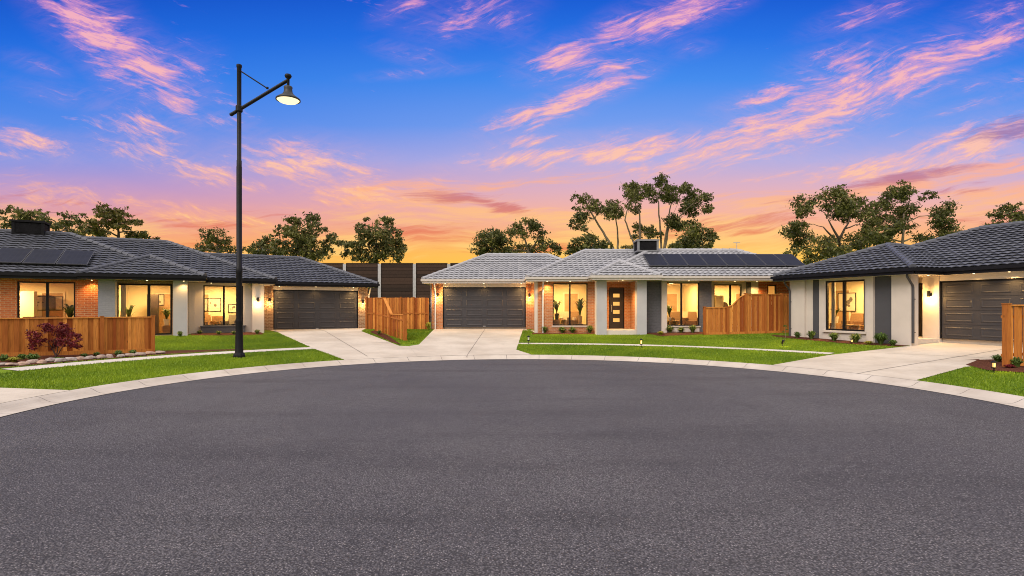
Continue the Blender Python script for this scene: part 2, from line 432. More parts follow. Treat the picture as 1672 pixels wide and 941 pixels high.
def wall(h, name, u0, u1, v, z0, z1, m, t=.2, holes=()):
    mb = MB(); cur = u0
    for a, b_, c, d in sorted(holes):
        if a > cur: mb.box(cur, a, v, v + t, z0, z1)
        if c > z0: mb.box(a, b_, v, v + t, z0, c)
        if d < z1: mb.box(a, b_, v, v + t, d, z1)
        cur = b_
    if cur < u1: mb.box(cur, u1, v, v + t, z0, z1)
    return mb.build(name, m, h.root)
def block(h, name, u0, u1, v0, v1, z0, z1, m):
    mb = MB(); mb.box(u0, u1, v0, v1, z0, z1); return mb.build(name, m, h.root)

def tile_plane(mb, o, eu, ev, W, L, inset, detail=True):
    eu = Vector(eu); ev = Vector(ev); n = eu.cross(ev).normalized(); o = Vector(o)
    P = lambda u, v, hh: o + eu * u + ev * v + n * hh
    if not detail:
        mb.face([P(0, 0, 0), P(W, 0, 0), P(W - inset, L, 0), P(inset, L, 0)] if W - 2 * inset > .01 else [P(0, 0, 0), P(W, 0, 0), P(W / 2, L, 0)]); return
    c = .335; tw = .30; nc = int(math.ceil(L / c)); c = L / nc
    prof = [0.0, .024, .034, .024]
    for i in range(nc):
        v0 = i * c; v1 = v0 + c
        l0, r0 = inset * v0 / L, W - inset * v0 / L
        l1, r1 = inset * v1 / L, W - inset * v1 / L
        ks = [k for k in range(int(math.ceil((l0 + .02) / (tw / 4))), int((r0 - .02) / (tw / 4)) + 1)]
        us = [l0] + [k * tw / 4 for k in ks] + [r0]; hs = [.01] + [prof[k % 4] for k in ks] + [.01]; ids = [0] + [k // 4 for k in ks]
        jit = random.uniform(-.004, .004)
        for a in range(len(us) - 1):
            ua, ub = us[a], us[a + 1]; ha, hb = hs[a], hs[a + 1]
            wa, wb = min(max(ua, l1), r1), min(max(ub, l1), r1)
            tn = (math.sin(ids[a] * 12.9898 + i * 78.233) * 43758.5453) % 1.0
            e = .05 + jit
            q = [P(ua, v0, ha + e), P(ub, v0, hb + e), P(wb, v1, hb * .8 + .004), P(wa, v1, ha * .8 + .004)]
            if abs(wb - wa) < 1e-5: q = q[:3]
            mb.face(q, [(0, 0)] * len(q), tn)
            mb.face([P(ua, v0, ha + e - .022), P(ub, v0, hb + e - .022), P(ub, v0, hb + e), P(ua, v0, ha + e)], [(0, 0)] * 4, tn)
            if i == 0 or True:
                za, zb_ = min(max(ua, l0), r0), min(max(ub, l0), r0)
                mb.face([P(za, v0 + .06, -.02), P(zb_, v0 + .06, -.02), P(zb_, v0 + .06, hb + e - .01), P(za, v0 + .06, ha + e - .01)], [(0, 0)] * 4, tn)

def caps_line(mb, a, b_, r=.13):
    a = Vector(a); b_ = Vector(b_); d = b_ - a; n = max(1, int(d.length / .40)); d /= n
    for k in range(n):
        mb.tone = random.uniform(.6, 1); mb.tube([a + d * k, a + d * (k + 1.12)], [r, r * .80], 9)

def hip(h, u0, u1, v0, v1, ze, tan, m, sides='FLRB', g='gutter_black', gdz=0.0, caps='all'):
    """hip roof block: tiles, ridge caps, gutter with fascia, soffit; blocks overlap to make the valleys"""
    W, D = u1 - u0, v1 - v0; hf = min(W, D) / 2; rise = hf * tan; L = math.hypot(hf, rise); co, si = hf / L, rise / L
    mb = MB()
    tile_plane(mb, (u0, v0, ze), (1, 0, 0), (0, co, si), W, L, hf, 'F' in sides)
    tile_plane(mb, (u1, v1, ze), (-1, 0, 0), (0, -co, si), W, L, hf, False)
    tile_plane(mb, (u0, v1, ze), (0, -1, 0), (co, 0, si), D, L, hf, 'L' in sides)
    tile_plane(mb, (u1, v0, ze), (0, 1, 0), (-co, 0, si), D, L, hf, 'R' in sides)
    rf = mb.build('roof', m, h.root)
    mb = MB(); zt = ze + rise + .02; zb = ze + .03
    if W >= D: A, B = (u0 + hf, v0 + hf, zt), (u1 - hf, v0 + hf, zt); prs = [((u0, v0), A), ((u0, v1), A), ((u1, v0), B), ((u1, v1), B)]
    else: A, B = (u0 + hf, v0 + hf, zt), (u0 + hf, v1 - hf, zt); prs = [((u0, v0), A), ((u1, v0), A), ((u0, v1), B), ((u1, v1), B)]
    for (p, q) in prs: caps_line(mb, (*p, zb), q)
    if (Vector(A) - Vector(B)).length > .2: caps_line(mb, A, B)
    mb.build('ridge_cap', m, rf)
    # gutter ring with a rounded front: fascia board behind, quad gutter before it
    mb = MB(); zg = ze - .235 + gdz
    for (a0, a1, b0, b1) in ((u0 - .10, u1 + .10, v0 - .10, v0 + .03), (u0 - .10, u1 + .10, v1 - .03, v1 + .10), (u0 - .10, u0 + .03, v0 + .03, v1 - .03), (u1 - .03, u1 + .10, v0 + .03, v1 - .03)):
        mb.box(a0, a1, b0, b1, ze - .115, ze + .012)
        mb.box(a0 + (.07 if a1 - a0 > .3 else (.07 if a0 < u0 else 0)), a1 - (.07 if a1 - a0 > .3 else (.07 if a1 > u1 else 0)), b0 + (.07 if b1 - b0 > .3 or b0 < v0 else 0), b1 - (.07 if b1 - b0 > .3 or b1 > v1 else 0), zg, ze - .117)
    mb.build('gutter', g, h.root)
    mb = MB(); mb.box(u0 + .031, u1 - .031, v0 + .031, v1 - .031, zg + .012, zg + .03); mb.build('soffit', 'soffit_paint', h.root)
    return rf

def window(h, u0, u1, v, z0, z1, mull=(), name='window', fw=.06, m='black_frame', cross=()):
    mb = MB(); d0, d1 = v + .03, v + .12
    mb.box(u0, u0 + fw, d0, d1, z0, z1); mb.box(u1 - fw, u1, d0, d1, z0, z1)
    mb.box(u0 + fw, u1 - fw, d0, d1, z1 - fw, z1); mb.box(u0 + fw, u1 - fw, d0, d1, z0, z0 + fw)
    for k in mull: mb.box(k - fw * .75, k + fw * .75, d0 - .012, d1 + .01, z0 + fw, z1 - fw)
    o = mb.build(name, m, h.root)
    mb = MB(); mb.face([(u0 + fw, v + .075, z0 + fw), (u1 - fw, v + .075, z0 + fw), (u1 - fw, v + .075, z1 - fw), (u0 + fw, v + .075, z1 - fw)])
    mb.build('pane', 'window_glass', o); return o

def garage_door(h, u0, u1, v, z0, z1, rows=4, cols=4, m='door_steel'):
    mb = MB(); mb.box(u0, u1, v + .06, v + .10, z0, z1)
    H = (z1 - z0) / rows; Wd = (u1 - u0) / cols
    for r in range(rows):
        za, zb = z0 + r * H + .006, z0 + (r + 1) * H - .006
        mb.box(u0 + .004, u1 - .004, v + .035, v + .0585, za, zb)
        for c in range(cols):
            a, b_ = u0 + c * Wd + .13, u0 + (c + 1) * Wd - .13; c0, c1 = za + .10, zb - .10; y0 = v + .034
            def ring(i0, y_0, i1, y_1):
                o_ = [(a + i0, c0 + i0), (b_ - i0, c0 + i0), (b_ - i0, c1 - i0), (a + i0, c1 - i0)]
                n_ = [(a + i1, c0 + i1), (b_ - i1, c0 + i1), (b_ - i1, c1 - i1), (a + i1, c1 - i1)]
                for k in range(4):
                    p, q = o_[k], o_[(k + 1) % 4]; s_, t_ = n_[(k + 1) % 4], n_[k]
                    mb.face([(p[0], y_0, p[1]), (q[0], y_0, q[1]), (s_[0], y_1, s_[1]), (t_[0], y_1, t_[1])])
            ring(0, y0, .02, y0 - .016); ring(.02, y0 - .016, .045, y0 - .016); ring(.045, y0 - .016, .07, y0 - .004)
            i = .07; mb.face([(a + i, y0 - .004, c0 + i), (b_ - i, y0 - .004, c0 + i), (b_ - i, y0 - .004, c1 - i), (a + i, y0 - .004, c1 - i)])
    o = mb.build('garage_door', m, h.root)
    mb = MB(); f = .055
    mb.box(u0 - f, u0 - .003, v + .005, v + .16, z0, z1 + f); mb.box(u1 + .003, u1 + f, v + .005, v + .16, z0, z1 + f); mb.box(u0 - .003, u1 + .003, v + .005, v + .16, z1 + .003, z1 + f)
    mb.build('door_frame', 'black_frame', o)
    mb = MB(); mb.box((u0 + u1) / 2 - .08, (u0 + u1) / 2 + .08, v + .005, v + .034, z0 + .05, z0 + .085); mb.build('handle', 'galv_steel', o)

def room(h, u0, u1, v0, v1, z0, z1, power=60, lamp=None, col=(1, .58, .19), door=.7):
    mb = MB(); t = .05
    mb.box(u0 - t, u0, v0, v1, z0, z1); mb.box(u1, u1 + t, v0, v1, z0, z1); mb.box(u0 - t, u1 + t, v1, v1 + t, z0, z1)
    mb.mi = 1; mb.box(u0 - t, u1 + t, v0, v1 + t, z0 - .1, z0)
    mb.mi = 2; mb.box(u0 - t, u1 + t, v0, v1 + t, z1, z1 + .03)
    mb.mi = 2; mb.box(u0, u1, v1 - .015, v1 - .001, z0, z0 + .09)
    dc = u0 + (u1 - u0) * door                       # door leaf with its architrave, and a cornice
    mb.box(dc - .5, dc - .41, v1 - .03, v1 - .016, z0, z0 + 2.12); mb.box(dc + .41, dc + .5, v1 - .03, v1 - .016, z0, z0 + 2.12); mb.box(dc - .41, dc + .41, v1 - .03, v1 - .016, z0 + 2.04, z0 + 2.12)
    mb.box(u0 + .001, u1 - .001, v1 - .06, v1 - .001, z1 - .07, z1 - .001)
    mb.mi = 3; mb.box(dc - .41, dc + .41, v1 - .022, v1 - .016, z0, z0 + 2.04)
    mb.build('interior', ['room_paint', 'room_floor', 'room_white', 'wood_pale'], h.root)
    lu, lv = lamp or ((u0 + u1) / 2, v0 + (v1 - v0) * .45)
    mb = MB(); mb.lathe([(.001, -.018), (.10, -.018), (.12, -.012), (.12, 0)], 20, (lu, lv, z1 - .003)); mb.build('ceiling_light', 'glow_warm', h.root)
    light('AREA', (lu, lv, z1 - .03), power * 4.0, col, .5, h.root)

def wall_lamp(h, u, v, z, power=5):
    mb = MB(); mb.box(u - .05, u + .05, v - .03, v, z - .07, z + .07); mb.tube([(u, v - .03, z + .02), (u, v - .09, z + .02)], .018)
    mb.lathe([(.001, .13), (.05, .13), (.058, .11), (.058, -.09), (.05, -.11)], 14, (u, v - .12, z))
    o = mb.build('wall_lamp', 'lamp_black', h.root)
    mb = MB(); mb.lathe([(.045, -.095), (.04, -.12), (.001, -.13)], 12, (u, v - .12, z)); mb.build('bulb', 'glow_warm', o)
    light('POINT', (u, v - .24, z - .20), power * 10, (1, .56, .18), .05, h.root)
def downlight(h, u, v, z, power=9, vis=True):
    mb = MB(); mb.lathe([(.06, 0), (.06, -.008), (.04, -.010)], 14, (u, v, z)); o = mb.build('downlight', 'gutter_cream', h.root)
    mb = MB(); mb.lathe([(.04, -.006), (.028, -.018), (.001, -.022)], 12, (u, v, z)); mb.build('bulb', 'glow_warm', o)
    light('SPOT', (u, v, z - .05), power * 19, (1, .58, .20), .05, h.root, spot=R(135))
def downpipe(h, u, v, z0, z1, m, lean=.35):
    mb = MB(); mb.tube([(u, v - .06, z0), (u, v - .06, z1 - .5), (u, v - .08, z1 - .42), (u, v - lean, z1 - .08), (u, v - lean, z1 + .05)], .045, 10)
    for z in (z0 + .4, z0 + 1.7): mb.box(u - .06, u + .06, v - .02, v - .001, z, z + .03)
    mb.build('downpipe', m, h.root)
def solar(h, u0, n, w, ze, v0, tan, t0, length):
    """panels lying on a front roof plane: t is the horizontal run from the eave"""
    co = 1 / math.hypot(1, tan); si = tan * co
    ax, ay, az = Vector((1, 0, 0)), Vector((0, co, si)), Vector((0, -si, co))
    for k in range(n):
        mb = MB(); c = Vector((u0 + (k + .5) * w, v0 + t0 + length * co / 2, ze + (t0 + length * co / 2) * tan)) + az * .16
        mb.obox(c, ax, ay, az, w / 2 - .018, length / 2, .02)
        o = mb.build('solar_panel', 'panel_edge', h.root)
        mb = MB(); hx, hy = w / 2 - .035, length / 2 - .025
        P = [c + ax * a * hx + ay * b_ * hy + az * .0225 for a, b_ in ((-1, -1), (1, -1), (1, 1), (-1, 1))]
        mb.face(P, [(-hx, -hy), (hx, -hy), (hx, hy), (-hx, hy)]); mb.build('cell_glass', 'solar_cells', o)
    mb = MB()
    for f in (.2, .8):
        tt = t0 + length * co * f
        mb.obox(Vector((u0 + n * w / 2, v0 + tt, ze + tt * tan)) + az * .115, ax, ay, az, n * w / 2, .02, .02)
    mb.build('mounting_rail', 'galv_steel', h.root)
def cooler(h, u, v, z, wx, wy, hh, dark):
    mb = MB(); b0, b1 = ('cooler_black', 'cooler_black') if dark else ('cooler_grey', 'cooler_black')
    mb.box(u - wx / 2, u + wx / 2, v - wy / 2, v + wy / 2, z, z + .08)
    for sx in (-1, 1):
        for sy in (-1, 1):
            cx, cy = u + sx * (wx / 2 - .06), v + sy * (wy / 2 - .06); mb.box(cx - .06, cx + .06, cy - .06, cy + .06, z + .08, z + hh - .1)
    mb.box(u - wx / 2 - .03, u + wx / 2 + .03, v - wy / 2 - .03, v + wy / 2 + .03, z + hh - .1, z + hh)
    mb.box(u - wx / 2 + .25, u + wx / 2 - .25, v - wy / 2 + .25, v + wy / 2 - .25, z - .8, z)
    o = mb.build('evaporative_cooler', b0, h.root)
    mb = MB()
    for k in range(10):
        zz = z + .1 + k * (hh - .24) / 10
        mb.box(u - wx / 2 + .12, u + wx / 2 - .12, v - wy / 2 + .02, v - wy / 2 + .05, zz, zz + .04)
        mb.box(u - wx / 2 + .02, u - wx / 2 + .05, v - wy / 2 + .12, v + wy / 2 - .12, zz, zz + .04)
        mb.box(u + wx / 2 - .05, u + wx / 2 - .02, v - wy / 2 + .12, v + wy / 2 - .12, zz, zz + .04)
    mb.box(u - wx / 2 + .1, u + wx / 2 - .1, v - wy / 2 + .1, v + wy / 2 - .1, z + .081, z + hh - .11)
    mb.build('louvre', b1, o)

# ================================================================== LEFT HOUSE
LH = House('brick_house', (-13.92, 32.3), (.881, .474), .64, 'long low house with dark tiles, red brick front and solar panels behind the street lamp')
h = LH; Z0 = h.z0; ZE = 3.46; ZS = ZE - .235; ZT = ZS + .02; ZF = Z0 - .5
# windows located on their walls
w1a, w1b = h.pu(28, -4.0), h.pu(123, -4.0); w1m = h.pu(77, -4.0)
sa, sb = h.pu(190, -4.1), h.pu(281, -4.1); sm = h.pu(243, -4.1)
m_a, m_b = h.pu(332, -2.9), h.pu(397, -2.9); m_m = h.pu(365.5, -2.9)
zt = ZS - .10
wall(h, 'wall', -21.5, h.pu(162, -4.0), -4.0, ZF, ZT, 'brick_red', holes=[(w1a, w1b, Z0 + .35, zt)])
window(h, w1a, w1b, -4.0, Z0 + .35, zt, [w1m])
pa, pb = h.pu(160, -4.75), h.pu(188, -4.75)
block(h, 'column', pa, pb, -4.75, -3.8, ZF, ZT, 'brick_palegrey')
wall(h, 'wall', pb + .003, h.pu(284, -4.1), -4.1, ZF, ZT - .003, 'brick_tan', t=.18, holes=[(sa, sb, Z0 + .05, zt - .02)])
window(h, sa, sb, -4.1, Z0 + .05, zt - .02, [sm], 'sliding_door', .075)
pc, pd = h.pu(282.5, -4.75), h.pu(306, -4.75)
block(h, 'column', pc, pd, -4.75, -3.9, ZF, ZT, 'render_grey')
mr = -.75
wall(h, 'wall', h.pu(284, -4.1) + .003, mr, -2.9, ZF, ZT - .006, 'render_cream', holes=[(m_a, m_b, Z0 + .42, zt)])
window(h, m_a, m_b, -2.9, Z0 + .42, zt, [m_m])
mb = MB(); mb.box(m_a - .1, m_b + .1, -3.06, -2.903, ZF, Z0 + .36); mb.build('sill_wall', 'brick_grey', h.root)
mb = MB(); mb.box(m_a - .14, m_b + .14, -3.1, -2.9, Z0 + .363, Z0 + .415); mb.build('window_sill', 'brick_grey', h.root)
la, lb = h.pu(412, -3.25), h.pu(431, -3.25)
block(h, 'column', la, lb, -3.25, -2.75, ZF, ZT, 'render_cream')
block(h, 'column', h.pu(308, -3.1), h.pu(318, -3.1), -3.1, -2.903, ZF, ZT - .003, 'render_cream')
block(h, 'wall', mr - .2, mr, -2.697, -.003, ZF, ZT, 'brick_tan')
wall(h, 'wall', mr - .2, 5.45, 0, ZF, ZT - .002, 'brick_tan', holes=[(-.06, 4.85, ZF + .001, ZS + .01)])
block(h, 'wall', -.057, 4.847, .02, .19, Z0 + 2.40, ZT - .005, 'soffit_paint')
garage_door(h, 0, 4.79, .05, Z0 + .01, Z0 + 2.34)
block(h, 'wall', 5.25, 5.449, .203, 8, ZF, ZT, 'brick_tan')
block(h, 'wall', -21.5, 5.449, 8.0, 8.2, ZF, ZT - .001, 'brick_tan')
block(h, 'wall', -21.5, -21.3, -3.79, 7.99, ZF, ZT - .001, 'brick_red')
block(h, 'floor_slab', -21.45, 5.44, .21, 7.98, ZF, Z0, 'drive_concrete')
downpipe(h, 5.52, .05, Z0 - .05, ZS, 'downpipe_white', .45)
hip(h, -22, -4.3, -4.5, 6.1, ZE, .43, 'roof_charcoal', 'FR', gdz=.000)
hip(h, -15, -.25, -3.5, 6.9, ZE, .425, 'roof_charcoal', 'FR', gdz=.004)
hip(h, -8.25, -3.48, -5.25, 1.0, ZE, .43, 'roof_charcoal', 'FLR', gdz=.008)
hip(h, -9, 5.95, -.5, 7.6, ZE, .435, 'roof_charcoal', 'FR', gdz=.012)
solar(h, -8.17 - 7 * 1.15, 7, 1.15, ZE, -4.5, .43, .75, 1.95)
cu = h.pu(50, .8); cooler(h, cu, .9, ZE + 5.2 * .43 - .1, 1.25, 1.1, .72, True)
for px, v in ((416.5, -3.25),): wall_lamp(h, h.pu(421, v), v, Z0 + 1.75, 4)
wall_lamp(h, h.pu(440, 0), 0, Z0 + 1.78, 4); wall_lamp(h, h.pu(592, 0), 0, Z0 + 1.72, 4)
downlight(h, h.pu(516, -.27), -.27, ZS + .012, 1.5); downlight(h, h.pu(577, -.27), -.27, ZS + .012, 5)
downlight(h, h.pu(150, -4.25), -4.25, ZS + .010, 4); downlight(h, h.pu(300, -4.98), -4.98, ZS + .018, 3)
downlight(h, h.pu(345, -3.25), -3.25, ZS + .014, 4); downlight(h, h.pu(456, -.27), -.27, ZS + .012, 4)
downlight(h, h.pu(240, -4.95), -4.95, ZS + .018, 4)
RC = ZS - .03
room(h, -15.5, h.pu(162, -4.0) - .15, -3.79, -.2, Z0 + .02, RC, 75)
room(h, pb - .05, h.pu(284, -4.1) + .2, -3.9, -.2, Z0 + .02, RC - .01, 55)
room(h, h.pu(284, -4.1) + .31, mr - .28, -2.69, .0 - .2, Z0 + .02, RC, 45, door=.2)

# ================================================================== MIDDLE HOUSE
MH = House('brick_house', (0, 0), (1, 0), .78, 'brick house with pale grey tiles, solar panels and a double garage in the middle')
h = MH; Z0 = .78; ZE = 3.66; ZS = ZE - .235; ZT = ZS + .02; ZF = .1
GF = 33.3
g0, g1 = X(724.5, GF), X(857, GF)
wall(h, 'wall', -4.85, 1.3, GF, ZF, ZT - .002, 'brick_orange', holes=[(g0 - .06, g1 + .06, ZF + .001, ZS + .01)])
block(h, 'wall', g0 - .057, g1 + .057, GF + .02, GF + .19, Z0 + 2.44, ZT - .005, 'soffit_paint')
garage_door(h, g0, g1, GF + .05, Z0 + .01, Z0 + 2.38)
block(h, 'wall', -4.85, -4.65, GF + .203, 39.4, ZF, ZT, 'brick_orange')
block(h, 'wall', -4.85, 16.2, 39.4, 39.6, ZF, ZT - .003, 'brick_orange')
block(h, 'floor_slab', -4.6, 16.1, GF + .21, 39.3, ZF, Z0, 'drive_concrete')
AF = 30.9
block(h, 'column', 1.27, X(877.8, AF), AF - .02, AF + .45, ZF, ZT, 'render_cream')
block(h, 'wall', 1.3, 1.5, AF + .453, GF - .003, ZF, ZT, 'brick_orange')
a0, a1 = X(902.5, AF), X(959.5, AF)
wall(h, 'wall', X(877.8, AF) + .003, 4.62, AF, ZF, ZT - .003, 'brick_orange', holes=[(a0, a1, Z0 + .2, ZS - .08)])
window(h, a0, a1, AF, Z0 + .2, ZS - .08, [X(930.5, AF)])
mb = MB(); mb.box(a0 - .06, a1 + .06, AF - .035, AF - .003, Z0 + .13, Z0 + .195); mb.build('window_sill', 'gutter_cream', h.root)
downpipe(h, X(886.5, AF), AF, .55, ZS, 'downpipe_white', .45)
downpipe(h, -4.62, GF, .6, ZS, 'downpipe_white', .45); downpipe(h, -4.93, GF + .5, .6, ZS, 'downpipe_white', .2)
PF = 29.45
c0, c1 = X(975.5, PF), X(990.8, PF); c2, c3 = X(1040, PF), X(1056, PF)
block(h, 'column', c0, c1, PF, PF + .5, ZF, ZT, 'render_grey'); block(h, 'column', c2, c3, PF, PF + .5, ZF, ZT, 'render_grey')
mb = MB(); mb.box(c0 - .07, c0 - .002, PF + .02, PF + .48, ZF, ZT - .01); mb.build('column_trim', 'render_cream', h.root)
DW = 31.6
block(h, 'wall', 4.62, 4.82, AF + .003, DW - .003, ZF, ZT, 'brick_orange')
d0, d1 = X(996, DW), X(1018, DW)
wall(h, 'wall', 4.62, 6.95, DW, ZF, ZT - .004, 'brick_orange', holes=[(d0 - .05, d1 + .05, Z0, Z0 + 2.36)])
rb = X(1039.5, PF + .5)
block(h, 'wall', rb, rb + .2, PF + .503, DW - .003, ZF, ZT, 'brick_orange')
mb = MB(); mb.box(4.85, rb - .003, PF + .1, DW - .003, ZF, Z0 - .01); mb.build('porch_floor', 'path_concrete', h.root)
mb = MB(); mb.box(d0, d1, DW + .06, DW + .11, Z0 + .01, Z0 + 2.32)
dr = mb.build('front_door', 'wood_dark', h.root)
for k in range(4):
    mb = MB(); z = Z0 + .38 + k * .47; mb.box((d0 + d1) / 2 - .20, (d0 + d1) / 2 + .17, DW + .05, DW + .059, z, z + .21)
    mb.build('door_glass', 'glow_soft', dr)  # panes glow by themselves, standing in for light from indoors
mb = MB(); mb.tube([(d0 + .08, DW + .0, Z0 + .95), (d0 + .08, DW + .0, Z0 + 1.35)], .016); mb.box(d0 + .065, d0 + .095, DW, DW + .058, Z0 + 1.0, Z0 + 1.03); mb.box(d0 + .065, d0 + .095, DW, DW + .058, Z0 + 1.27, Z0 + 1.3); mb.build('handle', 'galv_steel', dr)
mb = MB(); mb.box(d0 - .05, d0 - .004, DW + .03, DW + .14, Z0, Z0 + 2.36); mb.box(d1 + .004, d1 + .05, DW + .03, DW + .14, Z0, Z0 + 2.36); mb.box(d0 - .004, d1 + .004, DW + .03, DW + .14, Z0 + 2.324, Z0 + 2.36); mb.build('door_frame', 'black_frame', dr)
BF = 30.3
b0, b1 = X(1088, BF), X(1142, BF)
wall(h, 'wall', rb + .203, X(1079, BF), BF, ZF, ZT - .003, 'brick_grey')
block(h, 'column', X(1079, BF) + .003, b0 - .003, BF - .15, BF + .15, ZF, ZT, 'render_cream')
block(h, 'wall', b0, b1, BF, BF + .2, ZF, Z0 + .2, 'render_cream'); block(h, 'wall', b0, b1, BF, BF + .2, ZS - .06, ZT - .003, 'render_cream')
window(h, b0, b1, BF, Z0 + .2, ZS - .06, [X(1113, BF)])
mb = MB(); mb.box(b0 - .0, b1 + .06, BF - .05, BF - .003, Z0 + .13, Z0 + .195); mb.build('window_sill', 'gutter_cream', h.root)
bx = X(1162, BF)
wall(h, 'wall', b1 + .003, bx, BF, ZF, ZT - .003, 'brick_grey')
block(h, 'wall', bx - .2, bx, BF + .203, 31.397, ZF, ZT, 'brick_grey')
WF = 31.4
e0, e1 = X(1164, WF), X(1211, WF); e2, e3 = X(1253, WF), X(1268, WF)
wall(h, 'wall', bx - .2, e1 + .25, WF, ZF, ZT - .005, 'render_cream', holes=[(e0 + .05, e1, Z0 + .2, ZS - .12)])
window(h, e0 + .05, e1, WF, Z0 + .2, ZS - .12, [X(1193, WF)])
block(h, 'wall', e1 + .253, X(1226, WF), WF - .02, WF + .2, ZF, ZT - .005, 'render_dark')
block(h, 'wall', X(1226, WF) + .003, X(1238, WF), WF - .02, WF + .2, ZF, ZT - .005, 'render_cream')
wall(h, 'wall', X(1238, WF) + .003, 16.2, WF, ZF, ZT - .005, 'brick_red', holes=[(e2, e3, Z0 + 1.3, ZS - .15)])
window(h, e2, e3, WF, Z0 + 1.3, ZS - .15)
block(h, 'wall', 16.0, 16.2, WF + .203, 39.397, ZF, ZT, 'brick_red')
TM = .49
hip(h, -5.32, 6, 32.8, 40.1, ZE, TM, 'roof_grey', 'FL', 'gutter_cream', .000)
hip(h, .81, 13.2, 30.3, 37.66, ZE, TM, 'roof_grey', 'FL', 'gutter_cream', .004)
hip(h, 4.7, 16.9, 29.4, 36.4, ZE, TM, 'roof_grey', 'FLR', 'gutter_cream', .008)
hip(h, 4.2, 7.8, 28.9, 33.0, ZE, TM, 'roof_grey', 'FLR', 'gutter_cream', .012)
solar(h, 7.55, 8, 1.08, ZE, 29.4, TM, 1.0, 1.75)
cooler(h, X(1054, 33.2), 33.1, 5.3, 1.25, 1.1, .72, False)
ax_ = X(1203, 33.5); mb = MB(); mb.tube([(ax_, 33.5, 5.0), (ax_, 33.5, 5.95)], .02); mb.tube([(ax_ - .2, 33.5, 5.93), (ax_ + .2, 33.5, 5.93)], .018)
mb.tube([(ax_ - .3, 33.5, 5.42), (ax_ + .3, 33.5, 5.40)], .02); mb.tube([(ax_ - .3, 33.3, 5.42), (ax_ - .3, 33.7, 5.42)], .012); mb.tube([(ax_ + .3, 33.3, 5.4), (ax_ + .3, 33.7, 5.4)], .012)
mb.build('antenna', 'galv_steel', h.root)
wall_lamp(h, X(714.5, GF), GF, Z0 + 1.95, 5); wall_lamp(h, X(864.5, GF), GF, Z0 + 1.93, 5)
for px, Y, z, p in ((727, 33.05, .012, 5), (790, 33.05, .012, 1.5), (851, 33.05, .012, 5)): downlight(h, X(px, Y), Y, ZS + z, p)
for px, Y, z, p in ((893.5, 30.6, .016, 7), (931, 30.6, .016, 7), (1010, 30.3, .024, 19), (1017, 29.2, .024, 4), (1125, 29.85, .020, 7), (1200, 30.7, .020, 9), (1236, 30.9, .020, 8)): downlight(h, X(px, Y), Y, ZS + z, p)
RC = ZS - .03
room(h, 1.6, 4.55, AF + .21, 34.2, Z0 + .02, RC, 48)
room(h, 7.95, bx - .28, BF + .21, 34.4, Z0 + .02, RC, 55)
room(h, bx + .05, 15.9, WF + .21, 34.5, Z0 + .02, RC - .01, 60, (13.0, 33))

# ================================================================== RIGHT HOUSE
RH = House('brick_house', (13.5, 26.8), (.353, -.9356), .75, 'cream rendered house with dark tiled roof and big picture window beside the right driveway')
h = RH; Z0 = .75; ZE = 3.50; ZS = ZE - .235; ZT = ZS + .02; ZF = .1
r0, r1 = h.pu(1346.5, 0), h.pu(1410.5, 0)
uE = 5.73
block(h, 'column', 0, h.pu(1313.6, 0), 0, .35, ZF, ZT, 'render_cream')
block(h, 'wall', h.pu(1313.6, 0) + .003, h.pu(1327, .1), .1, .3, ZF, ZT - .002, 'render_cream')
block(h, 'wall', h.pu(1327, .12) + .003, h.pu(1337.5, .12), .12, .32, ZF, ZT - .003, 'render_dark')
wall(h, 'wall', h.pu(1337.5, .06) + .003, r1 + .12, .05, ZF, ZT - .004, 'render_cream', holes=[(r0, r1, Z0 + .22, ZS - .08)])
window(h, r0, r1, .05, Z0 + .22, ZS - .08, [h.pu(1377, .05)], fw=.07)
mb = MB(); mb.box(r0 - .1, r1 + .1, -.03, .047, Z0 + .13, Z0 + .215); mb.build('window_sill', 'render_cream', h.root)
block(h, 'column', r1 + .123, h.pu(1426, 0), -.02, .3, ZF, ZT, 'render_cream')
block(h, 'wall', h.pu(1426, .1) + .02, h.pu(1456, .1), .1, .3, ZF, ZT - .003, 'render_dark')
block(h, 'column', h.pu(1456, 0), uE, -.02, .42, ZF, ZT, 'render_cream')
block(h, 'wall', 3.85, 4.05, .303, 2.797, ZF, ZT - .004, 'render_cream')
wall(h, 'wall', 3.85, 5.2, 2.8, ZF, ZT - .004, 'render_cream', holes=[(4.1, 4.95, Z0, Z0 + 2.3)])
mb = MB(); mb.box(4.13, 4.92, 2.86, 2.91, Z0 + .01, Z0 + 2.27); dr = mb.build('front_door', 'wood_dark', h.root)
mb = MB(); mb.tube([(4.82, 2.8, Z0 + .8), (4.82, 2.8, Z0 + 1.4)], .018); mb.box(4.805, 4.835, 2.8, 2.859, Z0 + 1.3, Z0 + 1.33); mb.build('handle', 'galv_steel', dr)
gu = h.pu(1535.8, 1.8)
wall(h, 'wall', 5.0, 11.6, 1.8, ZF, ZT - .002, 'render_cream', holes=[(gu - .06, gu + 4.96, ZF + .001, ZS + .01)])
block(h, 'wall', gu - .057, gu + 4.957, 1.82, 1.99, Z0 + 2.30, ZT - .006, 'soffit_paint')
garage_door(h, gu, gu + 4.9, 1.85, Z0 + .01, Z0 + 2.24)
block(h, 'wall', 5.0, 5.2, 2.003, 2.797, ZF, ZT - .003, 'render_cream')
block(h, 'wall', 11.4, 11.6, 2.003, 11, ZF, ZT, 'render_cream'); block(h, 'wall', .003, .2, .353, 10.997, ZF, ZT, 'render_cream'); block(h, 'wall', 0, 11.6, 11, 11.2, ZF, ZT - .001, 'render_cream')
block(h, 'floor_slab', .21, 11.39, 2.01, 10.98, ZF, Z0 - .003, 'drive_concrete')
mb = MB(); mb.box(4.06, 5.6, .43, 2.797, ZF, Z0 - .01); mb.build('porch_floor', 'path_concrete', h.root)
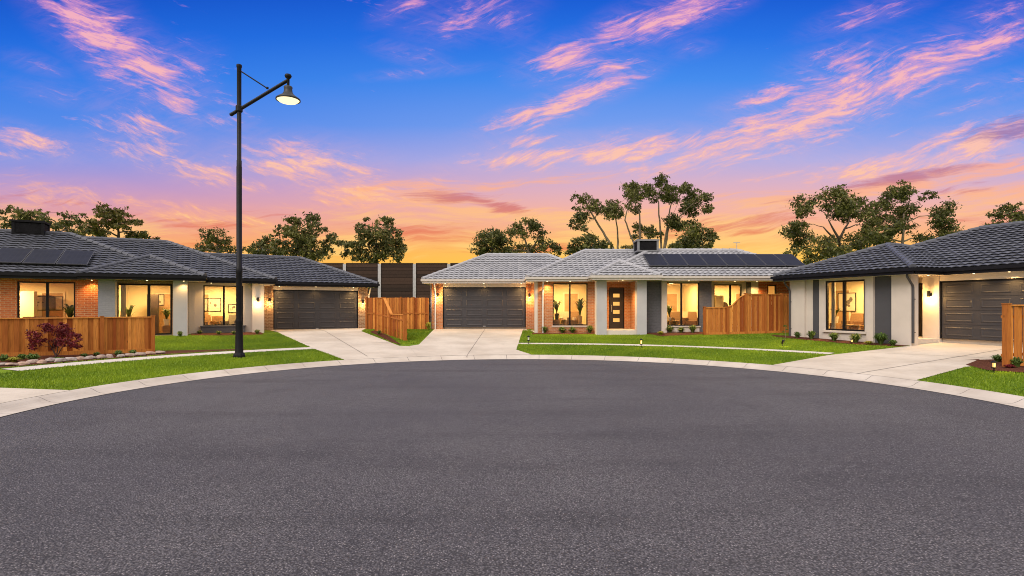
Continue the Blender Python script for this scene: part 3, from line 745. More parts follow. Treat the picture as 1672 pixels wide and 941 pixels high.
hip(h, -.5, 6.12, -.5, 7, ZE, .40, 'roof_charcoal', 'FLR', gdz=.000)
hip(h, -.5, 12.1, 1.3, 11.4, ZE, .40, 'roof_charcoal', 'FL', gdz=.004)
downpipe(h, .06, 0, .55, ZS, 'downpipe_dark', .4)
downpipe(h, uE + .05, .1, .6, ZS, 'downpipe_dark', .4)
wall_lamp(h, h.pu(1519.5, 1.8), 1.8, Z0 + 1.78, 5)
downlight(h, 5.6, 1.2, ZS + .012, 7); downlight(h, h.pu(1648, 1.55), 1.55, ZS + .016, 5); downlight(h, h.pu(1590, 1.55), 1.55, ZS + .016, 1.5); downlight(h, 4.6, 1.6, ZS + .012, 6)
room(h, .45, 3.8, .36, 2.4, Z0 + .02, ZS - .03, 50, (2.6, 1.2), door=.12)

# ================================================================== concrete, beds, lawn
def PT(*pp): return [at(*p) for p in pp]
dl = [LH.w(-.3, .3)[:2], at(461, 547), at(512, 570), at(549, 584)]
aL = ang(at(549, 584)); 
A0 = at(549, 584); a_mid = ang(at(668, 575))
dr_ = [at(668, 566), at(652, 565.5), at(590, 541.5), LH.w(5.5, .3)[:2]]
left_drive = dl[:3] + arc(RK - .04, aL, a_mid, 10) + dr_
drape('driveway', left_drive, .018, 'drive_concrete')
mid_drive = [(-4.75, GF + .3), at(712, 537), at(684, 563.5), at(668, 566)] + arc(RK - .04, a_mid, ang(at(868, 581)), 12) + [at(843, 572), at(853.5, 540), (X(858.5, GF), GF + .3)]
drape('driveway', mid_drive, .022, 'drive_concrete')
rd = [RH.w(5.6, 2.0)[:2], RH.w(5.72, -.3)[:2], at(1352, 581)] + arc(RK - .04, ang(at(1262, 597)), ang(at(1507, 621)), 10) + [at(1577, 600), RH.w(10.9, -.3)[:2], RH.w(10.9, 2.0)[:2]]
drape('driveway', rd, .018, 'drive_concrete')
far_left = arc(RK - .04, ang(at(115, 639)), 200, 10) + [(-30, 5.0), (-30, 12.9), at(0, 634.5)]
drape('driveway', far_left, .018, 'drive_concrete')
# path ring behind the verge
def ring_poly(r0, r1, a0, a1, n=24): return arc(r0, a0, a1, n) + arc(r1, a1, a0, n)
drape('footpath', ring_poly(13.95, 14.65, ang(at(512, 570)) - 1.5, 166, 30), .012, 'path_concrete')
drape('footpath', ring_poly(14.0, 14.55, ang(at(1352, 581)) + .5, ang(at(845, 563)), 24), .012, 'path_concrete')
mb_pad = drape('entry_path', [at(853.5, 540), at(876, 540.5), (X(878, 31.5), 30.6), (X(858.5, GF), GF)], .014, 'path_concrete')
# joints
for pts in ([at(500, 562), at(640, 560)], [LH.w(2.4, -.2)[:2], at(600, 583)], [at(700, 556), at(851, 556)], [X(792, GF) and (X(792, GF), GF), at(762, 584)], [RH.w(8.2, 1.7)[:2], at(1400, 612)], [at(1386, 575), at(1605, 585)]):
    ribbon('expansion_joint', pts, .022, .026, 'joint_dark')
# mulch beds
beds = {
 'a': [at(869, 546.5), at(976, 546.5), (X(976, 30.8), 30.85), (1.35, 30.85), (X(869, 30.8), 30.9)],
 'b': [at(1052, 545), at(1080, 550), at(1148, 547), (X(1150, 30.2), 30.25), (X(1057, 30.2), 30.25)],
 'c': [RH.w(-.9, -.3)[:2], RH.w(-.2, -.75)[:2], RH.w(1.5, -.9)[:2], RH.w(4.2, -.95)[:2], RH.w(5.68, -.6)[:2], RH.w(5.68, .05)[:2], RH.w(-.2, .05)[:2]],
 'd': [at(1577, 597), at(1612, 606), at(1700, 612), (18.5, 16.4), (14.0, 17.2), at(1600, 588)],
 'e': arc(14.8, 133, 176, 20) + [(-17.5, 16.9), (-16, 17.75), (-12.5, 20.6)],
}
fa = LH.pu(312, -3.0)
beds['f'] = [at(312, 549), at(400, 548.5), at(431, 547), LH.w(-.95, -2.88)[:2], LH.w(fa, -2.88)[:2]]
beds['g'] = [at(604, 543), at(616, 548), at(640, 560), at(655, 564), at(632, 548), at(612, 540)]
for k, p in beds.items(): drape('garden_bed', p, .028 if k != 'e' else .02, 'mulch', .35)

# lawn blades, one mesh: nobody could count them
def inside(poly, x, y):
    c = np.zeros(len(x), bool); j = len(poly) - 1
    for i in range(len(poly)):
        xi, yi = poly[i]; xj, yj = poly[j]
        c ^= ((yi > y) != (yj > y)) & (x < (xj - xi) * (y - yi) / (yj - yi + 1e-12) + xi); j = i
    return c
def grass():
    N = 900000
    r = np.sqrt(rng.uniform(RK ** 2, 24.5 ** 2, N)); a = rng.uniform(R(-15), R(195), N)
    x = CC[0] + r * np.cos(a); y = CC[1] + r * np.sin(a)
    ok = (np.abs(x / y) < 1.05) & (y > 8) & (y < 33.2)
    ok &= ~(((r > 13.95) & (r < 14.62)))
    for poly in [left_drive, mid_drive, rd, far_left, [at(853.5, 540), at(876, 540.5), (X(878, 31.5), 30.6), (X(858.5, GF), GF)]] + list(beds.values()): ok &= ~inside(poly, x, y)
    for hh, rects in ((LH, [(-22, .0, -4.05, 8), (-22, 5.5, -.1, 8), (-8.2, -3.5, -4.8, 0), (-5, -.6, -3, 0)]), (MH, [(-4.9, 17, 33.2, 40), (1.2, 17, 30.8, 40), (4.5, 17, 29.4, 40)]), (RH, [(-.1, 12, 0, 12)])):
        dx = x - hh.O.x; dy = y - hh.O.y; u = dx * hh.U.x + dy * hh.U.y; v = dx * hh.V.x + dy * hh.V.y
        for (a0, a1, b0, b1) in rects: ok &= ~((u > a0) & (u < a1) & (v > b0) & (v < b1))
    # behind the left fence nothing shows
    x, y, r = x[ok], y[ok], r[ok]
    z = .12 + .54 * np.clip((r - RK) / 11.6, 0, 1) - .004
    n = len(x); patch = .5 + .5 * np.sin(x * 1.3 + 2 * np.sin(y * .7)) * np.cos(y * 1.1 + 1.5 * np.sin(x * .9))
    hgt = rng.uniform(.03, .065, n) * (.8 + .35 * patch); wd = rng.uniform(.009, .017, n) * (y / 16) ** .5
    th = rng.uniform(0, 2 * np.pi, n); ph = rng.uniform(0, 2 * np.pi, n); ln = rng.uniform(0, .7, n) * hgt
    c, s = np.cos(th) * wd, np.sin(th) * wd
    P = np.empty((n, 3, 3)); P[:, 0] = np.stack([x - c, y - s, z], 1); P[:, 1] = np.stack([x + c, y + s, z], 1)
    P[:, 2] = np.stack([x + np.cos(ph) * ln, y + np.sin(ph) * ln, z + hgt], 1)
    tones = np.clip(rng.normal(.42, .17, n) + .42 * (patch - .5) + .10 * np.sin(x * .5 + y * .4), 0, 1)
    dry = rng.random(n) < .012 + .10 * (np.sin(x * 2.3 + 1.7 * np.sin(y * 1.9)) * np.sin(y * 2.9 + x) > .86); tones[dry] = 1
    o = npmesh('grass', P.reshape(-1, 3), np.arange(3 * n).reshape(n, 3), 'grass_blade', None, tones); tag(o, 'short bright green lawn grass on the verges and front gardens', 'grass', None, 'stuff')
    print('grass blades', n)
grass()

# ================================================================== street lamp
def street_lamp():
    Y = 19.4; x = X(390.5, Y); zb = gz(x, Y); px = Y / F
    r = empty('street_lamp', (x, Y, zb)); tag(r, 'tall black street lamp with a lit bell shade on an angled arm', 'street lamp')
    z = lambda py: Zp(py, Y) - zb
    mb = MB(); mb.lathe([(.001, z(106)), (.085, z(106)), (.09, z(107)), (.09, z(110)), (.075, z(111.5)), (.072, z(262)), (.084, z(262.5)), (.084, z(272)), (.090, z(273)), (.092, z(436)), (.11, z(437)), (.11, z(446)), (.098, z(447)), (.100, z(523))], 20)
    mb.build('pole', 'lamp_black', r, True)
    mb = MB(); mb.lathe([(.12, z(522)), (.125, z(523)), (.125, z(526)), (.115, z(528)), (.135, z(575)), (.15, z(577))], 20); mb.build('sleeve', 'lamp_black', r, True)
    mb = MB(); mb.lathe([(.15, z(576)), (.20, z(580)), (.205, -.03)], 8)
    for k in range(4):
        a = math.pi / 4 + k * math.pi / 2; mb.lathe([(.02, z(580)), (.02, z(580) + .05), (.001, z(580) + .05)], 6, (.17 * math.cos(a), .17 * math.sin(a), 0))
    mb.build('base', 'lamp_black', r)
    U = lambda p: (p - 390.5) * px
    a0 = Vector((U(378), 0, z(187))); a1 = Vector((U(470.5), 0, z(131)))
    mb = MB(); mb.tube([a0, a1], .058, 12); mb.lathe([(.001, -.07), (.06, -.04), (.07, 0), (.06, .04), (.001, .07)], 10, tuple(a0)); mb.lathe([(.10, z(183)), (.115, z(182)), (.115, z(174)), (.10, z(173))], 14)
    mb.build('arm', 'lamp_black', r)
    mb = MB(); mb.tube([(U(394), 0, z(117)), (U(436.5), 0, z(144.5))], .022, 8); mb.lathe([(.001, -.04), (.045, -.03), (.045, .03), (.001, .04)], 10, (U(436.5), 0, z(144))); mb.build('brace', 'lamp_black', r)
    hx = U(470.5)
    mb = MB(); mb.lathe([(.001, z(121)), (.10, z(122)), (.12, z(124.5)), (.10, z(127)), (.05, z(129)), (.045, z(141))], 16, (hx, 0, 0)); mb.build('finial', 'lamp_black', r, True)
    sh = MB(); sh.lathe([(.04, z(140.5)), (.13, z(141.5)), (.15, z(143)), (.135, z(146)), (.15, z(151)), (.20, z(155)), (.34, z(159.5)), (.41, z(162)), (.415, z(164)), (.385, z(164.5)), (.36, z(162))], 28, (hx, 0, 0))
    s_ = sh.build('lamp_shade', 'shade_metal', r, True)
    mb = MB(); mb.lathe([(.375, z(163.6)), (.30, z(166.5)), (.15, z(168)), (.001, z(168.4))], 24, (hx, 0, 0)); mb.build('lens', 'glow_street', s_, True)
    light('SPOT', (hx, 0, z(171)), 130, (1, .74, .42), .3, r, spot=R(140))
street_lamp()

# ================================================================== fences
def lerp_top(tops, s):
    for (a, za), (b_, zb) in zip(tops[:-1], tops[1:]):
        if s <= b_: return za + (zb - za) * max(0, (s - a)) / max(1e-6, b_ - a)
    return tops[-1][1]
def fence(label, p0, p1, tops, posts, cap=True, kick=True, mid=False, bw=(.10, .15), post_up=.06, face=-1, pt=.05):
    p0 = Vector((*p0, 0)); p1 = Vector((*p1, 0)); d = p1 - p0; L = d.length; d.normalize(); rz = math.atan2(d.y, d.x)
    zb = gz(p0.x, p0.y); r = empty('timber_fence', (p0.x, p0.y, zb), rz); tag(r, label, 'fence')
    G = lambda s: gz(p0.x + d.x * s, p0.y + d.y * s) - zb
    T = lambda s: lerp_top(tops, s) - zb
    mb = MB(); s = 0; k = 0
    while s < L - .02:
        w = min(random.uniform(*bw), L - s); off = 0 if k % 2 else -.034
        y0 = -.030 + off if face < 0 else .012 - off
        b0 = G(s + w / 2) - .03; e = random.uniform(-.012, .006) if not cap else 0
        mb.tone = min(1, max(0, random.gauss(.45, .33))); q0, q1 = T(s), T(s + w)
        o = .012 if k % 2 else 0
        xa, xb = s + .005 - o, s + w - .005 + o
        P = [(xa, y0, b0), (xb, y0, b0), (xb, y0 + .018, b0), (xa, y0 + .018, b0), (xa, y0, q0 + e), (xb, y0, q1 + e), (xb, y0 + .018, q1 + e), (xa, y0 + .018, q0 + e)]
        for q in ((0, 3, 2, 1), (4, 5, 6, 7), (0, 1, 5, 4), (1, 2, 6, 5), (2, 3, 7, 6), (3, 0, 4, 7)): mb.face([P[i] for i in q])
        s += w; k += 1
    mb.build('boards', 'fence_timber', r)
    n = max(2, int(L / .4))
    def rail(name, zf, hh, y0, y1, tone):
        mb = MB(); mb.tone = tone; ss = sorted(set([L * i / n for i in range(n + 1)] + [t[0] for t in tops if 0 < t[0] < L]))
        for a, b_ in zip(ss[:-1], ss[1:]):
            za, zc = zf(a), zf(b_)
            P = [(a, y0, za), (b_, y0, zc), (b_, y1, zc), (a, y1, za), (a, y0, za + hh), (b_, y0, zc + hh), (b_, y1, zc + hh), (a, y1, za + hh)]
            for q in ((0, 3, 2, 1), (4, 5, 6, 7), (0, 1, 5, 4), (2, 3, 7, 6)): mb.face([P[i] for i in q])
        mb.face([(0, y0, zf(0)), (0, y0, zf(0) + hh), (0, y1, zf(0) + hh), (0, y1, zf(0))]); mb.face([(L, y0, zf(L)), (L, y1, zf(L)), (L, y1, zf(L) + hh), (L, y0, zf(L) + hh)])
        mb.build(name, 'fence_timber', r)
    if cap: rail('cap_rail', lambda s: T(s) + .002, .035, -.095, .05, .75)
    if kick: rail('kick_board', lambda s: G(s) - .05, .19, -.078, -.054, .55)
    if mid: rail('rail', lambda s: G(s) + .95, .07, -.085, -.052, .3)
    rail('back_rail', lambda s: T(s) - .35, .08, .033, .07, .4); rail('back_rail', lambda s: G(s) + .3, .08, .033, .07, .4)
    for s in posts:
        mb = MB(); mb.tone = random.uniform(.1, .3); z1 = T(min(max(s, 0), L)) + post_up
        mb.box(s - pt, s + pt, -.135, .03, G(s) - .2, z1); mb.box(s - pt - .012, s + pt + .012, -.147, .042, z1 + .001, z1 + .022)
        mb.build('post', 'fence_timber', r)
def s_of(p0, p1, px):
    k = (px - CX) / F; d = (p1[0] - p0[0], p1[1] - p0[1]); L = math.hypot(*d); d = (d[0] / L, d[1] / L)
    return (k * p0[1] - p0[0]) / (d[0] - k * d[1])
A = (-18.4, 15.05); B = (-12.97, 19.9); LL = math.hypot(B[0] - A[0], B[1] - A[1])
fence('low cedar board fence with capped posts behind the red maple', A, B, [(0, 1.63), (LL, 1.63)], [s_of(A, B, -80), s_of(A, B, 166), LL], post_up=.05)
A = (-8.75, 33.1); B = (-4.99, 33.1); LL = B[0] - A[0]
fence('tall orange paling fence across the gap between the two double garages', A, B, [(0, 2.58), (LL, 2.58)], [.02, s_of(A, B, 655), s_of(A, B, 676)], cap=False, kick=False, mid=True, post_up=.02, pt=.04)
A = at(616, 541); B = at(663, 557); LL = math.hypot(B[0] - A[0], B[1] - A[1])
s1, s2 = s_of(A, B, 628), s_of(A, B, 640)
fence('orange side fence with a stepped sloping top running toward the kerb between two driveways', A, B, [(0, 2.5), (s1, 2.5), (s2, 2 - 12 / F * (A[1] + (B[1] - A[1]) * s2 / LL)), (LL, 2 - 13 / F * B[1])], [0, s1, s2, LL], cap=True, kick=False, mid=True, post_up=.03, pt=.045, face=-1)
A = (9.9, 28.55); B = (14.8, 28.55); LL = B[0] - A[0]; q = [s_of(A, B, p) for p in (1148, 1187, 1217, 1249, 1276)]
fence('orange timber fence that rises in a curve between the grey house and the cream house', A, B, [(0, 1.97), (q[1], 1.98), (q[1] + .3, 2.12), (q[2] - .3, 2.5), (q[2], 2.66), (LL, 2.66)], [.05] + q[1:], cap=True, kick=True, mid=False, post_up=.05)
A = (X(1638, 15.6), 15.6); B = (19.2, 16.0); LL = math.hypot(B[0] - A[0], B[1] - A[1])
fence('tall timber fence end with a thick post beside the right driveway', A, B, [(0, 2.04), (LL, 2.04)], [.05, 1.9, 3.8], kick=True, post_up=.05, bw=(.12, .17), pt=.06)

def barrier():
    Y = 50.0; r = empty('noise_barrier', (X(450, Y), Y, .6)); tag(r, 'high dark timber noise wall with pale steel posts behind the garages', 'wall')
    xs = [X(p, Y) - X(450, Y) for p in (449, 506, 563, 620, 677, 733, 790, 847, 904)]; zt = Zp(431, Y) - .6
    for a, b_ in zip(xs[:-1], xs[1:]):
        mb = MB(); n = 18; hh = zt / n
        for k in range(n):
            mb.tone = random.random(); mb.box(a + .13, b_ - .13, random.uniform(-.05, -.03), .05, -.3 + k * (zt + .3) / n + .012, -.3 + (k + 1) * (zt + .3) / n - .012)
        mb.mi = 0; mb.tone = .1; mb.box(a + .13, b_ - .13, .0, .04, -.3, zt - .01)
        mb.box(a + .13, b_ - .13, -.09, .09, zt + .002, zt + .07)
        mb.build('timber_panel', 'barrier_timber', r)
    for x in xs:
        mb = MB(); mb.box(x - .14, x + .14, -.12, -.10, -.4, zt); mb.box(x - .14, x + .14, .10, .12, -.4, zt); mb.box(x - .012, x + .012, -.099, .099, -.4, zt); mb.build('post', 'galv_steel', r)
barrier()

# ================================================================== trees
def leaves(centres, size, dens, asp=.42, droop=.5):
    """leaf quads scattered in small sprays round the clump centres; returns verts, faces, tones"""
    V = []; T = []
    for (c, rad) in centres:
        k = int(6 + 5 * rad / size * .12) + 3
        d = rng.normal(size=(k, 3)); d /= np.linalg.norm(d, axis=1)[:, None]; d *= rng.uniform(.35, 1, (k, 1)) ** .6
        sub = np.array(c) + d * np.array([rad * .82, rad * .82, rad * .62])
        n = int(15 * dens * rad * rad / (size * size)); w = rng.integers(0, k, n)
        p = sub[w] + rng.normal(size=(n, 3)) * np.array([.20, .20, .14]) * rad
        ax = rng.normal(size=(n, 3)); ax[:, 2] -= droop; ax /= np.linalg.norm(ax, axis=1)[:, None]
        t2 = np.cross(ax, rng.normal(size=(n, 3))); t2 /= np.linalg.norm(t2, axis=1)[:, None]
        l = (size * rng.uniform(.6, 1.25, n))[:, None]; wd = l * asp
        q = np.stack([p - ax * l / 2, p + t2 * wd / 2, p + ax * l / 2, p - t2 * wd / 2], 1)
        V.append(q.reshape(-1, 3)); ct = rng.uniform(-.14, .14)
        T.append(np.clip(rng.normal(.42, .2, n) + ct + rng.uniform(-.12, .12, k)[w], 0, 1))
    V = np.concatenate(V); T = np.concatenate(T)
    return V, np.arange(len(V)).reshape(-1, 4), T
def tree(name, label, cat, Y, stems, clumps, leaf='gum_leaf', bark='bark_dark', size=.36, dens=2.0, depth=None, group='trees beyond the houses', r0=.22, zbase=None, thin=.75, rs=1.48):
    """stems: polylines of photograph positions from ground to fork; clumps: (px, py, radius px); everything stands at its own real distance"""
    W = lambda px, py, dy=0: Vector((X(px, Y), Y + dy, Zp(py, Y)))
    b0 = W(*stems[0][0]); zb = gz(b0.x, Y) if zbase is None else zbase
    r = empty(name, (b0.x, Y, zb)); tag(r, label, cat, group)
    off = Vector((b0.x, Y, zb)); mb = MB(); nodes = []
    for st in stems:
        dy = random.uniform(-.5, .5) * r0 * 4
        pts = [W(*p, dy * (k / max(1, len(st) - 1))) for k, p in enumerate(st)]
        if st is stems[0]: pts[0].z = zb - .1
        fine = []
        for a, b_ in zip(pts[:-1], pts[1:]):
            for j in range(4): fine.append(a.lerp(b_, j / 4) + Vector((random.uniform(-1, 1), random.uniform(-1, 1), 0)) * r0 * .28)
        fine.append(pts[-1]); n = len(fine); rb = r0 * (1 if st is stems[0] else .62)
        rads = [rb * (1 - .62 * k / (n - 1)) for k in range(n)]
        mb.tube([p - off for p in fine], rads, 8); nodes += [(p, q, .0) for p, q in list(zip(fine, rads))[max(1, n // 3):]]
    xs = [c[0] for c in clumps]; half = (max(xs) - min(xs)) / 2 / F * Y; dp = depth if depth is not None else half * .8
    cl = []; mx = (max(xs) + min(xs)) / 2
    for (px, py, rr) in clumps:
        e = max(0, 1 - ((px - mx) / ((max(xs) - min(xs)) / 2 + 1e-6)) ** 2) ** .5
        cl.append((W(px, py, random.uniform(-1, 1) * dp * (.25 + .75 * e)), rr / F * Y * rs))
    cl += [(c + Vector((random.uniform(-1, 1) * rad, random.uniform(-1, 1) * rad * 1.2, random.uniform(-.55, .35) * rad)), rad * random.uniform(.5, .8)) for c, rad in cl for _ in range(1)]
    root = nodes[-1][0]
    for c, rad in sorted(cl, key=lambda t: (t[0] - root).length):
        best = min(nodes, key=lambda n: (n[0] - c).length + max(0, n[0].z - c.z + rad * .2) * 2.5)
        a, ra, _ = best; ra2 = max(ra * thin, r0 * .10); m = a.lerp(c, .5) + Vector((random.uniform(-.12, .12), random.uniform(-.12, .12), .10)) * (c - a).length
        pts = [a, a.lerp(m, .5) + Vector((0, 0, -.02)) * (c - a).length, m, m.lerp(c, .6), c]; rads = [ra2, ra2 * .82, ra2 * .62, ra2 * .42, ra2 * .2]
        mb.tube([p - off for p in pts], rads, 6); nodes += [(p, q, 0) for p, q in zip(pts[1:4], rads[1:4])]
        for _ in range(3):
            v = Vector(rng.normal(size=3)) * rad * .55; v.z = abs(v.z) * .6
            mb.tube([m.lerp(c, .6) - off, m.lerp(c, .9) + v * .5 - off, c + v - off], [ra2 * .3, ra2 * .2, ra2 * .08], 4)
    mb.build('trunk', bark, r, True)
    V, Fc, T = leaves([(tuple(c - off), rad) for c, rad in cl], size, dens)
    npmesh('crown', V, Fc, leaf, r, T)
    return r
def crop(x0, y0, s, pts): return [(x0 + a / s, y0 + b_ / s, c / s) for a, b_, c in pts]
T1 = crop(0, 320, 5.97, [(90,200,40),(60,230,30),(190,170,45),(60,290,40),(120,280,50),(330,180,45),(250,230,60),(350,230,60),(470,180,35),(450,240,60),(620,180,50),(660,160,30),(560,230,70),(620,250,60),(520,290,60),(760,260,50),(690,300,70),(600,340,80),(500,350,70),(800,320,60),(860,320,50),(760,360,60),(950,350,60),(100,330,30),(300,300,60),(420,320,60),(880,370,60)])
T2 = crop(0, 320, 5.97, [(990,140,40),(1100,130,50),(1190,140,50),(930,170,40),(1000,210,80),(1100,200,80),(1200,210,70),(1290,230,50),(1350,260,40),(920,260,50),(980,290,60),(1080,280,70),(1190,280,70),(1290,290,50),(1020,350,50),(1150,340,40)])
T2b = crop(0, 320, 5.97, [(1280,385,45),(1380,390,50),(1460,400,45),(1530,425,26),(1330,420,50)])
T3 = crop(300, 330, 3.244, [(150,190,36),(200,180,36),(220,210,36),(120,225,36),(100,248,36),(180,240,22),(80,255,26),(250,255,30)])
T4 = crop(370, 320, 5.394, [(740,190,60),(790,200,30),(620,240,60),(520,310,70),(480,280,30),(420,300,20),(440,340,30),(640,300,80),(760,320,80),(850,300,60),(920,310,30),(880,340,40),(720,380,90),(660,440,100),(800,420,80),(780,500,80),(600,500,90),(500,430,80),(900,430,60),(980,400,50),(1010,420,40),(930,510,60),(860,540,60),(580,360,50),(690,540,80)])
T4b = crop(370, 320, 5.394, [(330,400,60),(250,430,60),(200,470,45),(380,470,70),(280,490,60),(340,520,60),(330,360,25),(450,500,60)])
T5 = crop(370, 320, 5.394, [(1340,200,60),(1390,190,30),(1260,230,35),(1190,260,30),(1220,310,60),(1290,280,60),(1400,290,70),(1460,240,40),(1500,310,40),(1440,370,80),(1340,360,80),(1250,380,70),(1530,390,35),(1480,440,70),(1380,440,90),(1260,460,80),(1190,450,50),(1100,440,50),(1080,500,50),(1150,540,60),(1300,520,80),(1400,520,80),(1520,510,45),(1500,560,50),(1220,550,60)])
T6a = crop(560, 0, 2.1875, [(500,860,26),(530,850,32),(570,840,26),(490,890,24),(550,880,32),(585,875,26),(520,905,30),(570,905,28)])
T6b = crop(560, 0, 2.1875, [(612,825,24),(650,808,28),(690,812,22),(640,850,20),(700,840,22),(720,872,26),(690,892,22),(750,892,22),(772,900,12),(640,892,24),(605,895,22)])
T7 = crop(900, 270, 3.888, [(210,230,40),(290,230,30),(250,270,42),(200,260,25),(330,260,25),(180,350,38),(140,380,30),(220,330,36),(190,420,20),(400,230,38),(380,280,42),(350,350,25),(440,300,28),(370,320,28),(500,140,42),(480,160,25),(570,160,36),(510,200,50),(560,230,40),(490,240,28),(580,270,18),(650,110,42),(690,100,28),(630,140,28),(700,170,55),(770,150,46),(820,160,28),(640,190,36),(800,190,38),(760,210,36),(900,230,54),(950,220,42),(980,270,28),(870,220,36),(930,280,36),(960,300,26),(620,370,38),(690,370,28),(600,430,24),(640,430,36),(770,370,46),(740,380,36),(850,385,32),(900,370,32),(680,400,28)])
ST7 = [[(1005, 415), (1001, 405), (985, 380), (958, 335)], [(1009, 411), (1008, 380), (1003, 345)], [(1040, 412), (1030, 385), (1020, 360), (1027, 330)], [(1046, 412), (1044, 350), (1032, 315)], [(1080, 412), (1078, 370), (1075, 330), (1068, 305)], [(1084, 412), (1092, 370), (1118, 345), (1135, 330)], [(1083, 412), (1090, 360), (1098, 325)], [(990, 412), (975, 390), (945, 372)]]
T7r = crop(900, 270, 3.888, [(870,430,56),(940,420,56),(1010,430,42),(1030,460,28),(830,500,56),(900,490,56),(980,500,42),(1010,520,28),(780,520,28),(900,530,46),(840,530,46)])
T7l = crop(900, 270, 3.888, [(150,510,38),(230,480,56),(180,540,46),(250,520,46),(320,500,36),(130,530,28),(300,530,36)])
T7s = crop(900, 270, 3.888, [(490, 530, 24), (512, 520, 22), (475, 550, 24), (520, 550, 24)])
T8 = crop(1280, 280, 4.265, [(345,150,66),(240,200,72),(190,260,48),(480,180,56),(585,190,34),(590,270,66),(420,250,72),(320,270,62),(510,260,56),(140,390,64),(110,380,38),(230,460,64),(200,540,80),(110,550,38),(300,520,62),(560,460,70),(610,420,60),(510,540,48),(600,350,40),(180,640,56),(280,600,56),(480,630,46)])
T9 = crop(1280, 280, 4.265, [(840,110,52),(760,170,46),(830,200,72),(940,140,38),(690,240,46),(740,280,62),(990,170,33),(960,240,62),(1040,290,56),(1080,290,38),(720,340,46),(900,310,54),(1000,400,62),(1110,420,42),(1050,450,54),(960,470,54),(700,400,54),(660,480,70),(740,480,54),(880,400,44),(800,400,36)])
T10 = crop(1280, 280, 4.265, [(1440,370,28),(1500,370,36),(1560,280,54),(1580,330,54),(1640,330,46),(1600,245,36),(1660,390,46),(1690,300,56),(1740,360,72),(1760,290,50)])
tree('spreading_tree', 'wide sparse olive tree behind the black roof cooler of the dark tiled house', 'tree', 52, [[(95, 480), (92, 395), (90, 372)], [(92, 395), (40, 372)], [(92, 400), (118, 378)]], T1, 'olive_leaf', size=.34, dens=1.9, rs=1.22)
tree('round_tree', 'round dense tree above the ridge left of the street lamp', 'tree', 52, [[(190, 480), (190, 400), (189, 372)]], T2, 'yellow_leaf', size=.34, dens=1.9, rs=1.22)
tree('low_tree', 'low dark treetop just showing over the long ridge near the round tree', 'tree', 54, [[(232, 480), (232, 400), (233, 392)]], T2b, 'olive_leaf', size=.34, dens=1.8)
tree('small_tree', 'small open grey crowned tree between the ridge and the lamp post', 'tree', 62, [[(355, 480), (356, 412), (357, 400)]], T3, 'gum_leaf', 'bark', size=.34, dens=1.3)
tree('broad_tree', 'broad leafy tree over the left garage roof', 'tree', 60, [[(507, 480), (506, 420), (505, 385)], [(506, 415), (490, 385)]], T4, 'olive_leaf', size=.4, dens=1.9, rs=1.22)
tree('bushy_tree', 'low bushy tree just right of the lamp post above the dark roof', 'tree', 63, [[(430, 480), (430, 418), (428, 405)]], T4b, 'gum_leaf', size=.4, dens=1.9, rs=1.22)
tree('upright_tree', 'upright dense tree behind the noise wall', 'tree', 60, [[(615, 480), (614, 425), (614, 385)]], T5, 'olive_leaf', size=.4, dens=1.9, rs=1.22)
tree('dark_tree', 'rounded dark tree over the pale garage roof, the left one of the touching pair', 'tree', 64, [[(803, 480), (802, 420), (805, 395)]], T6a, 'gum_leaf', size=.38, dens=1.8)
tree('open_tree', 'open branched tree over the pale garage roof, the right one of the touching pair', 'tree', 62, [[(865, 480), (864, 412), (857, 392)], [(864, 412), (880, 388)]], T6b, 'gum_leaf', 'bark', size=.36, dens=1.5)
tree('gum_tree', 'tall multi stemmed gum with airy umbrella crowns behind the grey cooler', 'tree', 62, ST7, T7, 'gum_leaf', 'bark', size=.34, dens=1.9, r0=.20, depth=4.5, thin=.6)
tree('dense_tree', 'dense low tree at the foot of the tall gum on its right', 'tree', 58, [[(1140, 480), (1140, 412), (1138, 395)]], T7r, 'gum_leaf', size=.36, dens=1.8)
tree('shrubby_tree', 'shrubby dark tree at the foot of the tall gum on its left', 'tree', 58, [[(955, 480), (955, 412), (957, 400)]], T7l, 'gum_leaf', size=.36, dens=1.8)
tree('small_bush', 'small bush peeping over the pale ridge beside the grey cooler', 'bush', 56, [[(1027, 480), (1027, 412), (1028, 408)]], T7s, 'yellow_leaf', size=.3, dens=1.5)
tree('eucalyptus', 'large tree with many fanning limbs over the left end of the cream house roof', 'tree', 56, [[(1374, 480), (1372, 415), (1370, 385)], [(1371, 395), (1350, 360)], [(1371, 392), (1392, 355)], [(1371, 400), (1340, 372)]], T8, 'gum_leaf', size=.36, dens=2.0, r0=.24)
tree('eucalyptus', 'tall pale trunked tree right of the fanning tree over the cream house roof', 'tree', 60, [[(1473, 480), (1472, 410), (1473, 350)]], T9, 'gum_leaf', 'bark', size=.36, dens=2.0, r0=.22)
tree('leafy_tree', 'leafy treetop over the dark ridge at the right edge of the photo', 'tree', 56, [[(1660, 480), (1658, 400), (1656, 355)]], T10, 'gum_leaf', size=.36, dens=1.7)
def woods():
    V = []; 
    cl = []
    for k in range(70):
        x = random.uniform(38, 95); y = random.uniform(112, 125); hgt = random.uniform(5.5, 9.5)
        for j in range(3): cl.append(((x + random.uniform(-2, 2), y + random.uniform(-2, 2), hgt * (.35 + .28 * j)), 2.2))
    V, Fc, T = leaves(cl, .8, 2.2); o = npmesh('distant_woods', V, Fc, 'gum_leaf', None, T); tag(o, 'far dark belt of woodland low on the horizon', 'woods', None, 'stuff')
woods()

